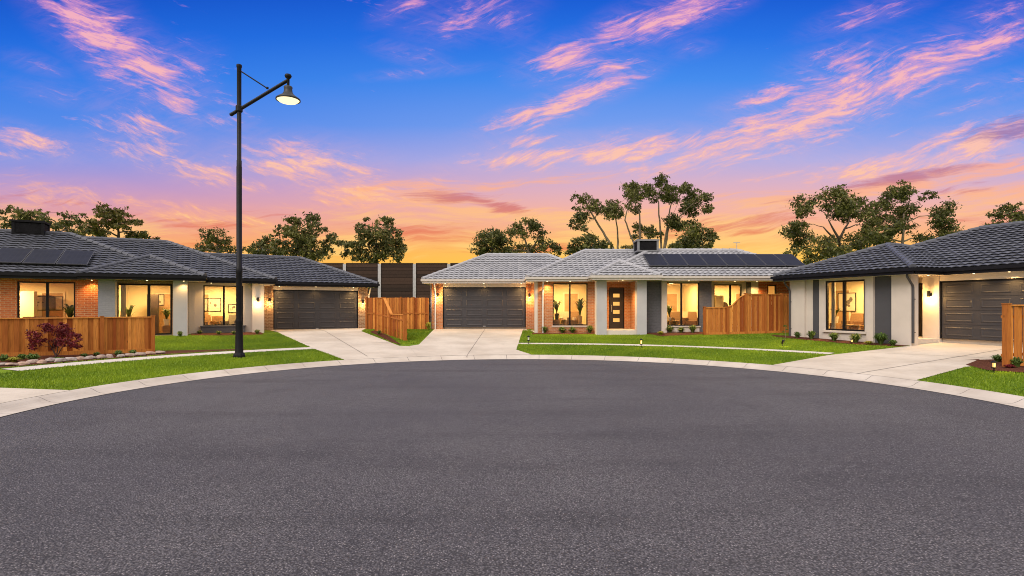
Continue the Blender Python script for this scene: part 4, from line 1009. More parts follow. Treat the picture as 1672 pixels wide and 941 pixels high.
# ================================================================== garden plants
def tuft_mesh(n, hgt, spread, w=.022):
    V = []; Fc = []; T = []
    for k in range(n):
        a = random.uniform(0, 2 * math.pi); s = random.uniform(.25, 1) * spread; hh = hgt * random.uniform(.6, 1.05) * (1 - .35 * (s / spread) ** 2)
        d = np.array([math.cos(a), math.sin(a), 0]); t2 = np.array([-d[1], d[0], 0]) * w * random.uniform(.7, 1.3); base = d * random.uniform(0, .05)
        p = [base, base + d * s * .35 + [0, 0, hh * .7], base + d * s * .8 + [0, 0, hh], base + d * s * 1.1 + [0, 0, hh * .82]]
        i = len(V); tn = min(1, max(0, random.gauss(.5, .22)))
        for q, f in zip(p, (1, 1, .7, .08)): V += [q - t2 * f, q + t2 * f]
        for j in range(3): Fc.append((i + 2 * j, i + 2 * j + 1, i + 2 * j + 3, i + 2 * j + 2)); T.append(tn)
    return np.array(V), np.array(Fc), np.array(T)
def tuft(px, py, hpx, wpx, label, leaf='tuft_leaf', group=None, n=70, cat='shrub', name='tufted_shrub'):
    x, y = at(px, py); s = y / F
    o = npmesh(name, *tuft_mesh(n, hpx * s, wpx * s / 2, max(.012, .022)), *[]) if False else None
    V, Fc, T = tuft_mesh(int(n * 1.7), hpx * s * 1.08, wpx * s / 2 * 1.12)
    o = npmesh(name, V, Fc, leaf, None, T); o.location = (x, y, gz(x, y) + .01); tag(o, label, cat, group)
g1_ = 'tufts under the potted palm window'
for k, (px, w, hh) in enumerate(((889, 13, 11), (918, 13, 10), (935, 13, 10), (963, 14, 12))): tuft(px, 544.5, hh, w, 'tufted green shrub under the potted palm window, %s from the left' % ORD[k], group=g1_)
tuft(977, 543, 7, 8, 'low green tuft at the foot of the grey porch pillar next to the palm window')
tuft(1000, 543, 4, 12, 'tiny flat plant on the lawn edge at the porch step')
tuft(1069, 541, 13, 10, 'yellow green leafy plant beside the dark brick panel right of the porch', 'lime_leaf')
tuft(1079, 548, 7, 11, 'low yellowish plant in front of the mulch bed right of the porch', 'lime_leaf')
for k, (px, w, hh) in enumerate(((1094, 14, 12), (1112, 13, 9), (1131, 14, 12))): tuft(px, 544, hh, w, 'tufted green shrub under the armchair window, %s from the left' % ORD[k], group='tufts under the armchair window')
def rpy(px, v): q = RH.w(RH.pu(px, v), v); return HY + (HC - gz(q[0], q[1])) * F / q[1]
for k, (px, w, hh) in enumerate(((1302, 11, 10), (1325, 15, 14), (1362, 18, 14), (1397, 20, 15))): tuft(px, rpy(px, -.42), hh, w, 'tufted green shrub along the cream house front, %s from the left' % ORD[k], group='tufts along the cream house')
tuft(1438, rpy(1438, -.4), 20, 23, 'tall spiky tuft before the dark panel of the cream house', n=90)
tuft(1458, rpy(1458, -.45), 10, 11, 'small tuft beside the last cream pillar by the right driveway')
tuft(1419, rpy(1419, -.6), 6, 15, 'flat yellow green groundcover beside the tall spiky tuft', 'lime_leaf')
tuft(1660, 601, 16, 15, 'green tuft in the mulch before the right edge fence'); tuft(1629, 592, 12, 16, 'leafy plant tucked against the thick post of the right fence', n=60)
tuft(1648, 602, 6, 16, 'low reddish groundcover before the right edge fence', 'maple_leaf')
for k, (px, py, w, hh) in enumerate(((326, 546, 8, 6), (357, 547, 9, 6), (382, 547, 9, 6), (420, 546, 9, 7))): tuft(px, py, hh, w, 'tiny green tuft in the strip below the lamp post house window, %s from the left' % ORD[k], group='tiny tufts below the left house window')
tuft(294, 550.5, 9, 8, 'small flowering plant at the foot of the grey pillar by the glass sliding door')
tuft(6, 591, 11, 12, 'dark green tuft at the left edge of the rock bed'); tuft(22, 592, 8, 16, 'yellow groundcover mound in the rock bed left of the maple', 'lime_leaf', n=90)
tuft(36, 588, 9, 10, 'dark green tuft close to the fence left of the maple'); tuft(53, 592, 14, 18, 'bright green grassy tuft between the yellow mound and the maple', n=100)
tuft(94, 590, 6, 18, 'low green groundcover at the foot of the red maple', n=70); tuft(193, 583, 10, 12, 'small green tuft in the rock bed near the middle fence post'); tuft(217, 581, 9, 9, 'small dark tuft in the rock bed near the fence end')
tuft(137, 584, 6, 10, 'small green plant behind the rocks between the maple and the middle post'); tuft(158, 582, 6, 8, 'small low plant at the foot of the middle fence post')
tuft(619, 547, 7, 8, 'weedy plant at the foot of the stepped side fence', n=40); tuft(699, 539, 12, 9, 'pale flowering plant beside the downpipe of the pale garage', 'lime_leaf', n=50)
def sapling(px, py, hpx, label):
    x, y = at(px, py); s = y / F; hh = hpx * s; r = empty('sapling', (x, y, gz(x, y))); tag(r, label, 'sapling')
    mb = MB(); mb.tube([(0, 0, -.05), (.06, 0, hh * .5), (.02, 0, hh)], [.012, .01, .005], 6); mb.build('stem', 'bark', r)
    V, Fc, T = leaves([((.03, 0, hh * .95), .10), ((.1, 0, hh * .75), .07), ((-.08, 0, hh * .62), .06)], .05, 1.6); npmesh('foliage', V, Fc, 'tuft_leaf', r, T)
sapling(1281, 557, 25, 'thin young sapling at the corner of the cream house bed')
MP = [(92, 533, 10), (75, 537, 9), (108, 535, 9), (64, 546, 11), (84, 545, 12), (102, 543, 12), (119, 548, 10), (56, 556, 9), (72, 557, 11), (92, 556, 12), (110, 557, 11), (124, 560, 8), (52, 563, 6), (66, 566, 8), (82, 566, 8), (104, 566, 8), (118, 567, 7), (130, 556, 5), (97, 550, 10), (80, 531, 6), (104, 530, 5)]
mx_, my_ = at(92, 586)
tree('red_maple', 'small dark red maple shrub in front of the low cedar fence', 'shrub', my_, [[(92, 586), (91, 578)], [(91.5, 583), (84, 570), (76, 558)], [(92, 583), (93, 570), (92, 556)], [(92, 583), (101, 570), (109, 560)], [(92, 583), (88, 572), (86, 555)]], MP, 'maple_leaf', 'maple_stem', size=.075, dens=1.6, r0=.028, group=None, depth=.45, rs=1.0)
# rocks edging the bed
def rock(k, px, extra):
    kx = (px - CX) / F; rad = 15.02 + extra
    a = kx * kx + 1; b_ = -2 * (kx * CC[0] + CC[1]); c = CC[0] ** 2 + CC[1] ** 2 - rad ** 2; y = (-b_ + math.sqrt(b_ * b_ - 4 * a * c)) / (2 * a); x = kx * y
    bm = bmesh.new(); bmesh.ops.create_icosphere(bm, subdivisions=3, radius=1)
    sx, sy, sz = random.uniform(.115, .175), random.uniform(.10, .14), random.uniform(.08, .125); sd = random.uniform(0, 50)
    from mathutils import noise
    for v in bm.verts:
        d = v.co.copy(); n1 = noise.noise(d * 1.3 + Vector((sd, 0, 0))); n2 = noise.noise(d * 3.5 + Vector((0, sd, 0)))
        f = 1 + .32 * n1 + .10 * n2; v.co = Vector((d.x * sx * f, d.y * sy * f, max(-.04, d.z) * sz * f * 1.05))
        if v.co.z > sz * .78: v.co.z = sz * .78 + (v.co.z - sz * .78) * .25
    me = bpy.data.meshes.new('garden_rock'); bm.to_mesh(me); bm.free(); me.materials.append(M['rock'])
    at_ = me.attributes.new('tone', 'FLOAT', 'FACE'); at_.data.foreach_set('value', [random.random()] * len(me.polygons)); me.polygons.foreach_set('use_smooth', [True] * len(me.polygons))
    o = bpy.data.objects.new('garden_rock', me); COL.objects.link(o); o.location = (x, y, gz(x, y) + .03); o.rotation_euler = (random.uniform(-.1, .1), random.uniform(-.1, .1), random.uniform(0, .9))
    w_ = 'pinkish' if k % 2 == 0 else 'brownish'
    tag(o, '%s flat edging rock from the left along the bed before the low cedar fence' % ORD[k], 'rock', 'rocks edging the bed at the low cedar fence')
for k in range(17): rock(k, 4 + k * 16.0 + random.uniform(-2, 2), random.choice((0, .04, .2)))

# garden lights
def garden_light(px, py, hpx, label, lit, power=2.5):
    x, y = at(px, py); s = y / F; hh = hpx * s; r = empty('garden_light', (x, y, gz(x, y))); tag(r, label, 'garden light', 'small garden lights on the lawns')
    mb = MB(); mb.lathe([(.001, -.08), (.012, -.05), (.014, hh * .35), (.06, hh * .38), (.065, hh * .44), (.05, hh * .46)], 12); mb.lathe([(.09, -.02), (.09, .012), (.02, .016)], 12); mb.build('stake', 'lamp_black', r)
    mb = MB(); mb.lathe([(.032, hh * .47), (.036, hh * .78), (.03, hh * .82)], 12); mb.build('lens', 'glow_garden' if lit else 'pot_white', r)
    mb = MB(); mb.lathe([(.07, hh * .82), (.065, hh * .9), (.02, hh), (.001, hh)], 12); mb.build('cap', 'lamp_black', r)
    if lit: light('POINT', (0, -.1, hh * .62), power * 3, (1, .62, .16), .05, r)
garden_light(1047, 569, 16, 'lit garden light glowing on the lawn before the porch', True, 3.5)
garden_light(1623, 609, 20, 'lit garden light at the mulch beside the right fence post', True, 2.2)
garden_light(863, 562, 14, 'small dim garden light by the corner of the middle driveway', False)
garden_light(1391, rpy(1391, -.95), 9, 'small lit garden light in the bed of the cream house', True, 1.0)
def spike_light(px, py, hpx, label):
    x, y = at(px, py); s = y / F; hh = hpx * s; r = empty('spike_spotlight', (x, y, gz(x, y))); tag(r, label, 'garden light', 'small garden lights on the lawns')
    mb = MB(); mb.tube([(0, 0, -.1), (0, 0, hh * .6)], .012, 6); mb.build('stake', 'lamp_black', r)
    mb = MB(); mb.tube([(0, .04, hh * .55), (0, -.03, hh * .8), (0, -.06, hh)], [.04, .05, .055], 10); mb.build('lamp_head', 'lamp_black', r)
    light('POINT', (.02, -.12, hh * .35), 3, (1, .7, .2), .04, r)
spike_light(1278, 567, 11, 'black spike spotlight on the lawn before the cream house corner')

# ================================================================== furniture behind the windows
def item(h, name, label, cat, u, v, z=None, rz=0, group=None):
    p = h.w(u, v, (h.z0 + .02) if z is None else z); r = empty(name, p, h.rz + rz); return tag(r, label, cat, group)
def armchair(h, u, v, label, m='fabric_brown', rz=0, w=.75, group=None):
    r = item(h, 'armchair', label, 'armchair', u, v, rz=rz, group=group)
    mb = MB(); mb.box(-w / 2 + .1, w / 2 - .1, -.32, .28, .22, .44); mb.build('seat', m, r)
    mb = MB(); mb.obox((0, .36, .62), Vector((1, 0, 0)), Vector((0, .97, -.24)), Vector((0, .24, .97)), w / 2 - .02, .07, .32); mb.build('backrest', m, r)
    for s in (-1, 1): mb = MB(); mb.box(s * w / 2 - .06, s * w / 2 + .06, -.34, .30, .20, .60); mb.build('arm', m, r)
    for sx in (-1, 1):
        for sy in (-1, 1): mb = MB(); mb.tube([(sx * (w / 2 - .1), sy * .26, 0), (sx * (w / 2 - .12), sy * .24, .22)], [.018, .028]); mb.build('leg', 'wood_mid', r)
def chair(h, u, v, label, m='wood_mid', rz=0, group=None):
    r = item(h, 'dining_chair', label, 'chair', u, v, rz=rz, group=group)
    mb = MB(); mb.box(-.22, .22, -.22, .22, .43, .47); mb.build('seat', m, r)
    mb = MB(); mb.box(-.22, .22, .20, .235, .62, .92); mb.build('backrest', m, r)
    for sx in (-1, 1):
        mb = MB(); mb.tube([(sx * .19, .21, 0), (sx * .20, .215, .92)], .018); mb.build('leg', m, r)
        mb = MB(); mb.tube([(sx * .19, -.2, 0), (sx * .19, -.19, .43)], .018); mb.build('leg', m, r)
def table(h, u, v, label, w=1.6, d=.8, hh=.74, m='wood_mid', top=.04):
    r = item(h, 'table', label, 'table', u, v); mb = MB(); mb.box(-w / 2, w / 2, -d / 2, d / 2, hh - top, hh); mb.build('tabletop', m, r)
    for sx in (-1, 1):
        for sy in (-1, 1): mb = MB(); mb.box(sx * (w / 2 - .08) - .03, sx * (w / 2 - .08) + .03, sy * (d / 2 - .08) - .03, sy * (d / 2 - .08) + .03, 0, hh - top - .001); mb.build('leg', m, r)
def potted(h, u, v, label, hh=1.4, pot=.3, stand=0.0, spread=.4, fronds=16, m='pot_white'):
    r = item(h, 'potted_plant', label, 'plant', u, v)
    mb = MB()
    if stand: mb.box(-.16, .16, -.16, .16, 0, stand - .002)
    if stand: mb.build('stand', 'wood_mid', r)
    mb = MB(); mb.lathe([(.001, stand), (.10, stand), (.14, stand + pot), (.125, stand + pot), (.12, stand + pot - .04), (.001, stand + pot - .05)], 16); mb.build('pot', m, r)
    V = []; Fc = []; T = []
    for k in range(fronds):
        a = k * 2.4 + random.uniform(-.3, .3); d = np.array([math.cos(a), math.sin(a), 0]); L = spread * random.uniform(.7, 1.1); top = (hh - stand - pot) * random.uniform(.6, 1.05)
        t2 = np.array([-d[1], d[0], 0]); b0 = np.array([0, 0, stand + pot - .05]); pr = None
        for j in range(7):
            f = j / 6; p = b0 + d * L * f ** 1.4 + np.array([0, 0, top * (1 - (1 - f) ** 1.8) - .25 * top * f ** 3]); wv = .055 * math.sin(math.pi * min(1, f * .85 + .12))
            if pr is not None:
                i = len(V); V += [pr[0] - t2 * pr[1], pr[0] + t2 * pr[1], p + t2 * wv, p - t2 * wv]; Fc.append((i, i + 1, i + 2, i + 3)); T.append(random.uniform(.1, .7))
            pr = (p, wv)
    npmesh('fronds', np.array(V), np.array(Fc), 'palm_leaf', r, np.array(T))
def picture(h, u, v, zc, w, hh, label, marks=5):
    r = item(h, 'framed_picture', label, 'picture', u, v, z=zc)
    mb = MB(); f = .035
    mb.box(-w / 2, w / 2, -.025, 0, hh / 2 - f, hh / 2); mb.box(-w / 2, w / 2, -.025, 0, -hh / 2, -hh / 2 + f); mb.box(-w / 2, -w / 2 + f, -.025, 0, -hh / 2 + f, hh / 2 - f); mb.box(w / 2 - f, w / 2, -.025, 0, -hh / 2 + f, hh / 2 - f); mb.build('frame', 'black_frame', r)
    mb = MB(); mb.box(-w / 2 + f, w / 2 - f, -.012, -.001, -hh / 2 + f, hh / 2 - f); mb.mi = 1
    for k in range(marks):
        cx = random.uniform(-.22, .22) * w; cz = random.uniform(-.22, .22) * hh; a, b_ = random.uniform(.05, .14) * w, random.uniform(.05, .18) * hh
        n = 10; mb.face([(cx + a * math.cos(2 * math.pi * j / n) * random.uniform(.7, 1), -.0125 - .0006 * k, cz + b_ * math.sin(2 * math.pi * j / n) * random.uniform(.7, 1)) for j in range(n)])
    mb.build('artwork', ['picture_paper', 'picture_ink'], r)
def curtain(h, u0, u1, v, z1, label):
    mb = MB(); n = 28; pr = None; z0 = h.z0 + .06
    for k in range(n + 1):
        p = (u0 + (u1 - u0) * k / n, v + .035 * math.sin(k * 1.7))
        if pr:
            mb.face([(pr[0], pr[1], z0), (p[0], p[1], z0), (p[0], p[1], z1), (pr[0], pr[1], z1)])
            mb.face([(pr[0], pr[1] + .006, z0), (pr[0], pr[1] + .006, z1), (p[0], p[1] + .006, z1), (p[0], p[1] + .006, z0)])
        pr = p
    o = mb.build('curtain', 'curtain_cloth', None, True); o.location = h.w(0, 0); o.rotation_euler = (0, 0, h.rz); tag(o, label, 'curtain')
def cabinet(h, u, v, label, w, d, hh, m='room_white', z=None):
    r = item(h, 'cabinet', label, 'cabinet', u, v, z=z); mb = MB(); mb.box(-w / 2, w / 2, -d / 2, d / 2, 0, hh); mb.build('carcass', m, r)
    n = max(1, round(w / .5))
    for k in range(n): mb = MB(); a = -w / 2 + k * w / n; mb.box(a + .01, a + w / n - .01, -d / 2 - .022, -d / 2 - .002, .05, hh - .02); dd = mb.build('door', m, r)
def floor_lamp(h, u, v, label, hh=1.5):
    r = item(h, 'floor_lamp', label, 'lamp', u, v); mb = MB(); mb.lathe([(.001, .02), (.14, .015), (.14, 0)], 14); mb.tube([(0, 0, .0), (0, 0, hh - .2)], .012); mb.build('stand', 'black_frame', r)
    mb = MB(); mb.lathe([(.10, hh), (.17, hh - .28)], 16); mb.build('lamp_shade', 'glow_soft', r)
h = LH; zf = h.z0
table(h, h.pu(66, -2.6), -2.4, 'brown dining table inside the brick walled window', 2.2, .9)
for k, px in enumerate((50, 66, 84)): chair(h, h.pu(px, -3.05), -3.05, 'brown dining chair inside the brick walled window, %s from the left' % ORD[k], rz=math.pi, group='dining chairs behind the brick walled window')
cabinet(h, h.pu(40, -1.5), -1.0, 'tall white cupboard inside the brick walled window', .6, .5, 2.1)
picture(h, h.pu(72, -.2), -.21, zf + 1.55, 1.5, .7, 'wide pale framed panel on the wall inside the brick walled window', 3)
potted(h, h.pu(114, -2.6), -2.6, 'leafy pot plant at the right of the brick walled window', 1.75, .35, .35, .5)
sz = ZS = LH.z0 + 2.55
curtain(h, sa + .12, h.pu(206, -3.75), -3.75, sz, 'white curtain drawn aside inside the glass sliding door')
potted(h, h.pu(211, -2.6), -2.6, 'tall plant beside the curtain inside the glass sliding door', 1.7, .3, .3, .35); potted(h, h.pu(226, -2.4), -2.4, 'low bushy plant in the middle of the glass sliding door', 1.0, .3, .2, .4)
cabinet(h, h.pu(250, -1.5), -1.5, 'tall dark cupboard inside the glass sliding door', .5, .4, 2.0, 'wood_dark'); potted(h, h.pu(272, -3.0), -3.0, 'big leaved plant on a white stand at the right of the glass sliding door', 1.5, .3, .45, .45)
picture(h, h.pu(262, -.25), -.21, zf + 1.75, .35, .6, 'narrow picture on the wall inside the glass sliding door', 3)
picture(h, h.pu(346, -.25), -.21, zf + 1.5, .9, .75, 'pale landscape picture inside the window behind the lamp post', 3)
armchair(h, h.pu(341, -1.9), -1.9, 'wicker armchair at the left of the window behind the lamp post', 'wood_mid', .5, .6); armchair(h, h.pu(378, -1.9), -1.9, 'grey armchair at the right of the window behind the lamp post', 'fabric_grey', -.5, .7)
table(h, h.pu(358, -1.7), -1.4, 'small table between the chairs behind the lamp post', .6, .5, .6); cabinet(h, h.pu(356, -.6), -.6, 'small brown sideboard inside the window behind the lamp post', .6, .4, .85, 'wood_mid')
picture(h, h.pu(380, -.25), -.21, zf + 1.3, .45, .5, 'small dark picture above the grey armchair', 5)
h = MH; zf = h.z0
potted(h, X(909, 31.7), 31.7, 'palm in a pot on a stand at the left of the palm window', 1.9, .35, .5, .5, 18, 'pot_dark'); potted(h, X(947, 31.8), 31.8, 'palm in a pale urn at the right of the palm window', 1.95, .45, .25, .5, 20, 'wood_pale')
armchair(h, X(926, 32.6), 32.6, 'beige armchair between the two palms', 'fabric_beige', .2, .8); armchair(h, X(937, 32.5), 32.5, 'brown armchair next to the right palm', 'fabric_brown', -.2, .6)
table(h, X(914, 32.0), 31.9, 'low wooden table under the left palm', .7, .5, .5, 'wood_mid')
armchair(h, X(1107, 31.9), 31.9, 'brown armchair at the back of the window right of the porch', 'fabric_brown', .1, .75); armchair(h, X(1131, 31.7), 31.7, 'tall brown armchair at the right of the window right of the porch', 'fabric_brown', -.6, .8)
armchair(h, X(1118, 32.2), 32.8, 'beige sofa behind the window right of the porch', 'fabric_beige', 0, 1.5); table(h, X(1098, 31.4), 31.3, 'low wooden table at the left of the window right of the porch', .6, .5, .45, 'wood_mid')
potted(h, X(1092.5, 31.6), 31.6, 'slim plant at the left side of the window right of the porch', 1.55, .3, .35, .3)
for k, (z, hh) in enumerate(((1.72, .32), (1.30, .26))): picture(h, X(1129, 34.3), 34.38, zf + z, .5, hh, ['small dark picture, the upper of two behind the window right of the porch', 'small pale picture, the lower of two behind the window right of the porch'][k], 3)
def mirror(h, u, v, z, label):
    r = item(h, 'wall_mirror', label, 'mirror', u, v, z=z); mb = MB(); n = 20; mb.tube([(0, 0, 0), (0, -.03, 0)], .2, 20); bo = mb.build('frame', 'wood_dark', r)
mirror(h, X(1184, 34.4), 34.48, zf + 1.35, 'round dark mirror inside the window above the curved fence')
cabinet(h, X(1172, 33), 33, 'pale tall cupboard inside the window above the curved fence', .5, .5, 1.9, 'room_paint')
h = RH; zf = h.z0
picture(h, h.pu(1383, 2.38), 2.38, zf + 1.5, .95, .9, 'large black framed picture in the cream house window', 8)
pk = lambda px, v: h.pu(px, v)
potted(h, pk(1364, 1.0), 1.0, 'pot plant at the left of the cream house window', 1.3, .3, .5, .32, 14, 'pot_white')
armchair(h, pk(1383, 1.5), 1.9, 'brown chair behind the low table in the cream house window', 'fabric_brown', .2, .6); armchair(h, pk(1404, 1.4), 1.4, 'dark brown armchair at the right of the cream house window', 'fabric_brown', -.6, .6)
table(h, pk(1395, .9), .9, 'low wooden table in the cream house window', .9, .5, .45, 'wood_pale'); curtain(h, r0 + .02, r0 + .2, .40, zf + 2.4, 'pale curtain at the left edge of the cream house window')

# ================================================================== sky, fill light, camera
def make_world():
    w = bpy.data.worlds.new('World'); sc.world = w; w.use_nodes = True; t = NT(w.node_tree); t.n.clear()
    d = t.coord('Generated'); sp = t.new('ShaderNodeSeparateXYZ'); t.l.new(d, sp.inputs[0]); dx, dy, dz = sp.outputs
    yy = t.math('MAXIMUM', dy, .22)
    sx = t.math('DIVIDE', dx, yy); sy = t.math('DIVIDE', dz, yy)
    S = lambda py: (HY - py) / F
    # clear sky colours by height, at the left and at the right, where the glow is stronger
    L = [(502, (238, 150, 62)), (445, (250, 176, 66)), (415, (252, 172, 84)), (385, (246, 165, 120)), (350, (226, 156, 160)), (310, (192, 152, 196)), (262, (138, 150, 224)), (205, (84, 138, 232)), (130, (50, 124, 230)), (60, (26, 104, 220)), (0, (16, 86, 204))]
    Rr = [(502, (252, 172, 34)), (445, (255, 204, 58)), (412, (255, 194, 80)), (380, (250, 178, 122)), (345, (244, 178, 158)), (308, (222, 175, 190)), (262, (176, 172, 224)), (205, (116, 156, 236)), (130, (66, 138, 236)), (60, (34, 112, 226)), (0, (20, 92, 212))]
    f = t.math('DIVIDE', sy, .6)
    cl = t.ramp(f, [(S(p) / .6, s2l(c)) for p, c in L]); cr = t.ramp(f, [(S(p) / .6, s2l(c)) for p, c in Rr])
    sky = t.mix(t.mrange(sx, -.75, .25), cl, cr)
    v = t.new('ShaderNodeCombineXYZ'); t.l.new(sx, v.inputs[0]); t.l.new(sy, v.inputs[1]); P = v.outputs[0]
    # cirrus: soft bands placed by direction, broken up by stretched noise
    prev = [None]
    def band(lst):
        tot = None
        for (px, py, a, b_, an, st) in lst:
            Q = P
            if prev[0] is not None:      # each band waits for the one before it, which keeps the shader's working memory small
                vm = t.new('ShaderNodeVectorMath', operation='MULTIPLY_ADD'); t.l.new(prev[0], vm.inputs[0]); vm.inputs[1].default_value = (1e-7, 1e-7, 0); t.l.new(P, vm.inputs[2]); Q = vm.outputs[0]
            m = t.mapping(Q, (a / F * 2.3, b_ / F * 3.4, 1), (0, 0, R(an)), ((px - CX) / F, S(py), 0), 'TEXTURE')
            ln = t.new('ShaderNodeVectorMath', operation='LENGTH'); t.l.new(m, ln.inputs[0])
            q = t.mrange(ln.outputs['Value'], 0, 1, st, 0)
            tot = q if tot is None else t.math('MAXIMUM', tot, q)
            prev[0] = tot
        return tot
    def fibres(rot, sc1, sc2, seed):
        wn = t.new('ShaderNodeTexNoise'); t.l.new(P, wn.inputs[0]); wn.inputs['Scale'].default_value = 3.2; wn.inputs['Detail'].default_value = 3
        wv = t.new('ShaderNodeVectorMath', operation='MULTIPLY_ADD'); t.l.new(wn.outputs['Color'], wv.inputs[0]); wv.inputs[1].default_value = (.10, .10, 0); t.l.new(P, wv.inputs[2])
        m = t.mapping(wv.outputs[0], (1 / sc1, 1 / sc2, 1), (0, 0, 0), (seed, 0, 0)) if not rot else t.mapping(t.mapping(wv.outputs[0], (1, 1, 1), (0, 0, R(-rot))), (1 / sc1, 1 / sc2, 1), (0, 0, 0), (seed, 0, 0))
        n1 = t.noise(m, 1.0, 10, .72, .3)
        m2 = t.mapping(m, (1.7, 2.6, 1), (0, 0, R(7)), (5.1, 2.2, 0)); n2 = t.noise(m2, 1.0, 6, .6, .2)
        return t.math('ADD', t.math('MULTIPLY', n1, .68), t.math('MULTIPLY', n2, .32))
    left = [(150, 40, 95, 26, -38, 1), (230, 100, 95, 24, -36, 1), (215, 130, 80, 16, -30, .8), (250, 125, 65, 20, 20, .85), (285, 165, 55, 14, -35, .9), (45, 232, 75, 13, -14, .85), (10, 252, 50, 6, -3, .7), (240, 212, 60, 13, -14, .9), (150, 165, 100, 10, -12, .45), (230, 248, 90, 12, -8, .8), (330, 282, 110, 13, -14, .85), (60, 105, 40, 8, -15, .5),
            (110, 320, 95, 14, -5, .8), (500, 272, 105, 24, -8, .95), (570, 306, 100, 16, -4, .95), (320, 352, 150, 13, -8, .9), (620, 325, 130, 18, -6, .85), (690, 300, 60, 9, 8, .7), (350, 195, 60, 9, -12, .6), (480, 345, 100, 8, -3, .6), (690, 118, 70, 5, 5, .5), (670, 90, 45, 9, -14, .6)]
    right = [(668, 10, 45, 10, 22, .7), (765, 28, 75, 18, 14, .7), (820, 30, 40, 18, -30, .55), (1095, 25, 85, 18, 20, 1), (1160, 8, 50, 12, 14, .8), (1012, 52, 52, 17, 25, .9), (925, 95, 58, 17, 14, 1), (965, 78, 60, 9, 26, .7), (1000, 112, 52, 10, 12, .8), (985, 142, 70, 12, 22, .9), (925, 166, 80, 14, 26, 1), (860, 188, 70, 10, 18, .9), (862, 232, 65, 8, 6, .75), (850, 258, 100, 9, 6, .95), (1000, 246, 140, 15, 7, 1), (1100, 232, 60, 10, 8, .8),
             (1150, 255, 120, 12, 16, 1), (1250, 215, 140, 22, 20, 1), (1350, 178, 120, 30, 24, 1), (1400, 140, 110, 30, 20, .9), (1480, 125, 120, 22, 24, 1), (1590, 82, 120, 14, 22, 1), (1380, 95, 70, 14, 14, .8), (1260, 158, 70, 10, 14, .85), (1420, 22, 75, 12, 18, .65), (1640, 20, 80, 14, 14, .6), (1540, 60, 60, 10, 20, .55), (1640, 132, 90, 9, 6, .5), (1610, 165, 80, 6, 15, .5), (1130, 80, 30, 8, 12, .45), (1080, 270, 120, 8, 8, .7), (760, 270, 90, 6, 4, .5), (1480, 270, 140, 16, 7, .95), (1600, 232, 110, 20, 12, 1), (1300, 287, 110, 6, 4, .6)]
    warm = [(1430, 312, 180, 9, 9, 1), (1600, 282, 130, 11, 9, 1), (1250, 325, 150, 9, 6, .85), (1200, 380, 160, 12, 2, .9), (1560, 345, 130, 12, 4, .8), (700, 322, 110, 16, -4, .9), (760, 342, 110, 9, -6, .9), (660, 355, 150, 10, -3, .8), (850, 300, 160, 9, 5, .7), (900, 362, 120, 8, 4, .7), (560, 390, 160, 12, -3, .7), (1650, 330, 100, 14, 5, .7), (1010, 300, 140, 8, 5, .6), (200, 380, 160, 12, -5, .6)]
    dark = [(735, 318, 75, 8, -2, .9), (810, 335, 70, 6, -14, .9), (700, 378, 130, 11, -5, .85), (1220, 362, 150, 9, 9, .9), (1290, 345, 130, 7, 10, .7), (1640, 212, 90, 14, 15, .9), (1480, 292, 170, 7, 10, .9), (300, 364, 120, 6, -4, .8), (1560, 312, 140, 8, 4, .55), (470, 352, 120, 6, -4, .5), (1210, 378, 90, 5, 2, .7), (580, 352, 90, 4, -3, .5)]
    nl = fibres(-17, .095, .023, 3.1); nr = fibres(17, .095, .021, 7.7); nh = fibres(4, .26, .024, 1.3)
    def dens(bd, n, lo=.645, k=.30, soft=.22):
        th = t.math('MULTIPLY_ADD', bd, -k, lo); return t.mrange(t.math('SUBTRACT', n, th), 0, soft)
    bl, br_ = band(left), band(right)
    stray = t.mrange(t.noise(P, 4.2, 2), .42, .68, 0, .42)
    vl, vr = bl, br_
    bl = t.math('MAXIMUM', bl, t.math('MULTIPLY', stray, t.mrange(sx, .1, -.2))); br_ = t.math('MAXIMUM', br_, t.math('MULTIPLY', stray, t.mrange(sx, -.2, .1)))
    dl_, dr2 = dens(bl, nl), dens(br_, nr)
    pink = t.math('MAXIMUM', dl_, dr2)
    hi = t.ramp(f, [(0, s2l((255, 196, 90))), (S(400) / .6, s2l((255, 190, 96))), (S(340) / .6, s2l((255, 180, 140))), (S(260) / .6, s2l((255, 186, 172))), (S(150) / .6, s2l((252, 172, 186))), (S(0) / .6, s2l((242, 160, 196)))])
    soft_ = t.math('MULTIPLY', t.math('MAXIMUM', vl, vr), t.mrange(t.math('MAXIMUM', nl, nr), .38, .62, .02, .24))
    sky = t.mix(soft_, sky, hi)
    sky = t.mix(t.math('MULTIPLY', pink, .85), sky, hi)
    core = t.mrange(pink, .65, 1.0, 0, .45); sky = t.mix(core, sky, t.ramp(f, [(0, s2l((255, 214, 110))), (.45, s2l((255, 206, 160))), (1, s2l((255, 190, 190)))]))
    low = t.math('MULTIPLY', t.mrange(t.noise(t.mapping(P, (1.2, 5, 1), (0, 0, 0), (4, 1, 0)), 1.6, 3), .40, .62, 0, .85), t.math('MULTIPLY', t.mrange(sy, .30, .20), t.mrange(sy, .05, .11)))
    low2 = t.math('MULTIPLY', t.mrange(t.noise(t.mapping(P, (1.2, 6, 1), (0, 0, 0), (9, 3, 0)), 1.6, 3), .44, .66, 0, .8), t.math('MULTIPLY', t.mrange(sy, .28, .18), t.mrange(sy, .06, .12)))
    wd = dens(t.math('MAXIMUM', band(warm), low), nh, .65, .34, .20)
    sky = t.mix(t.math('MULTIPLY', wd, .8), sky, t.ramp(f, [(0, s2l((255, 214, 96))), (S(390) / .6, s2l((255, 206, 120))), (S(310) / .6, s2l((255, 178, 130))), (S(230) / .6, s2l((255, 170, 150)))]))
    nd = fibres(7, .24, .022, 11.3)
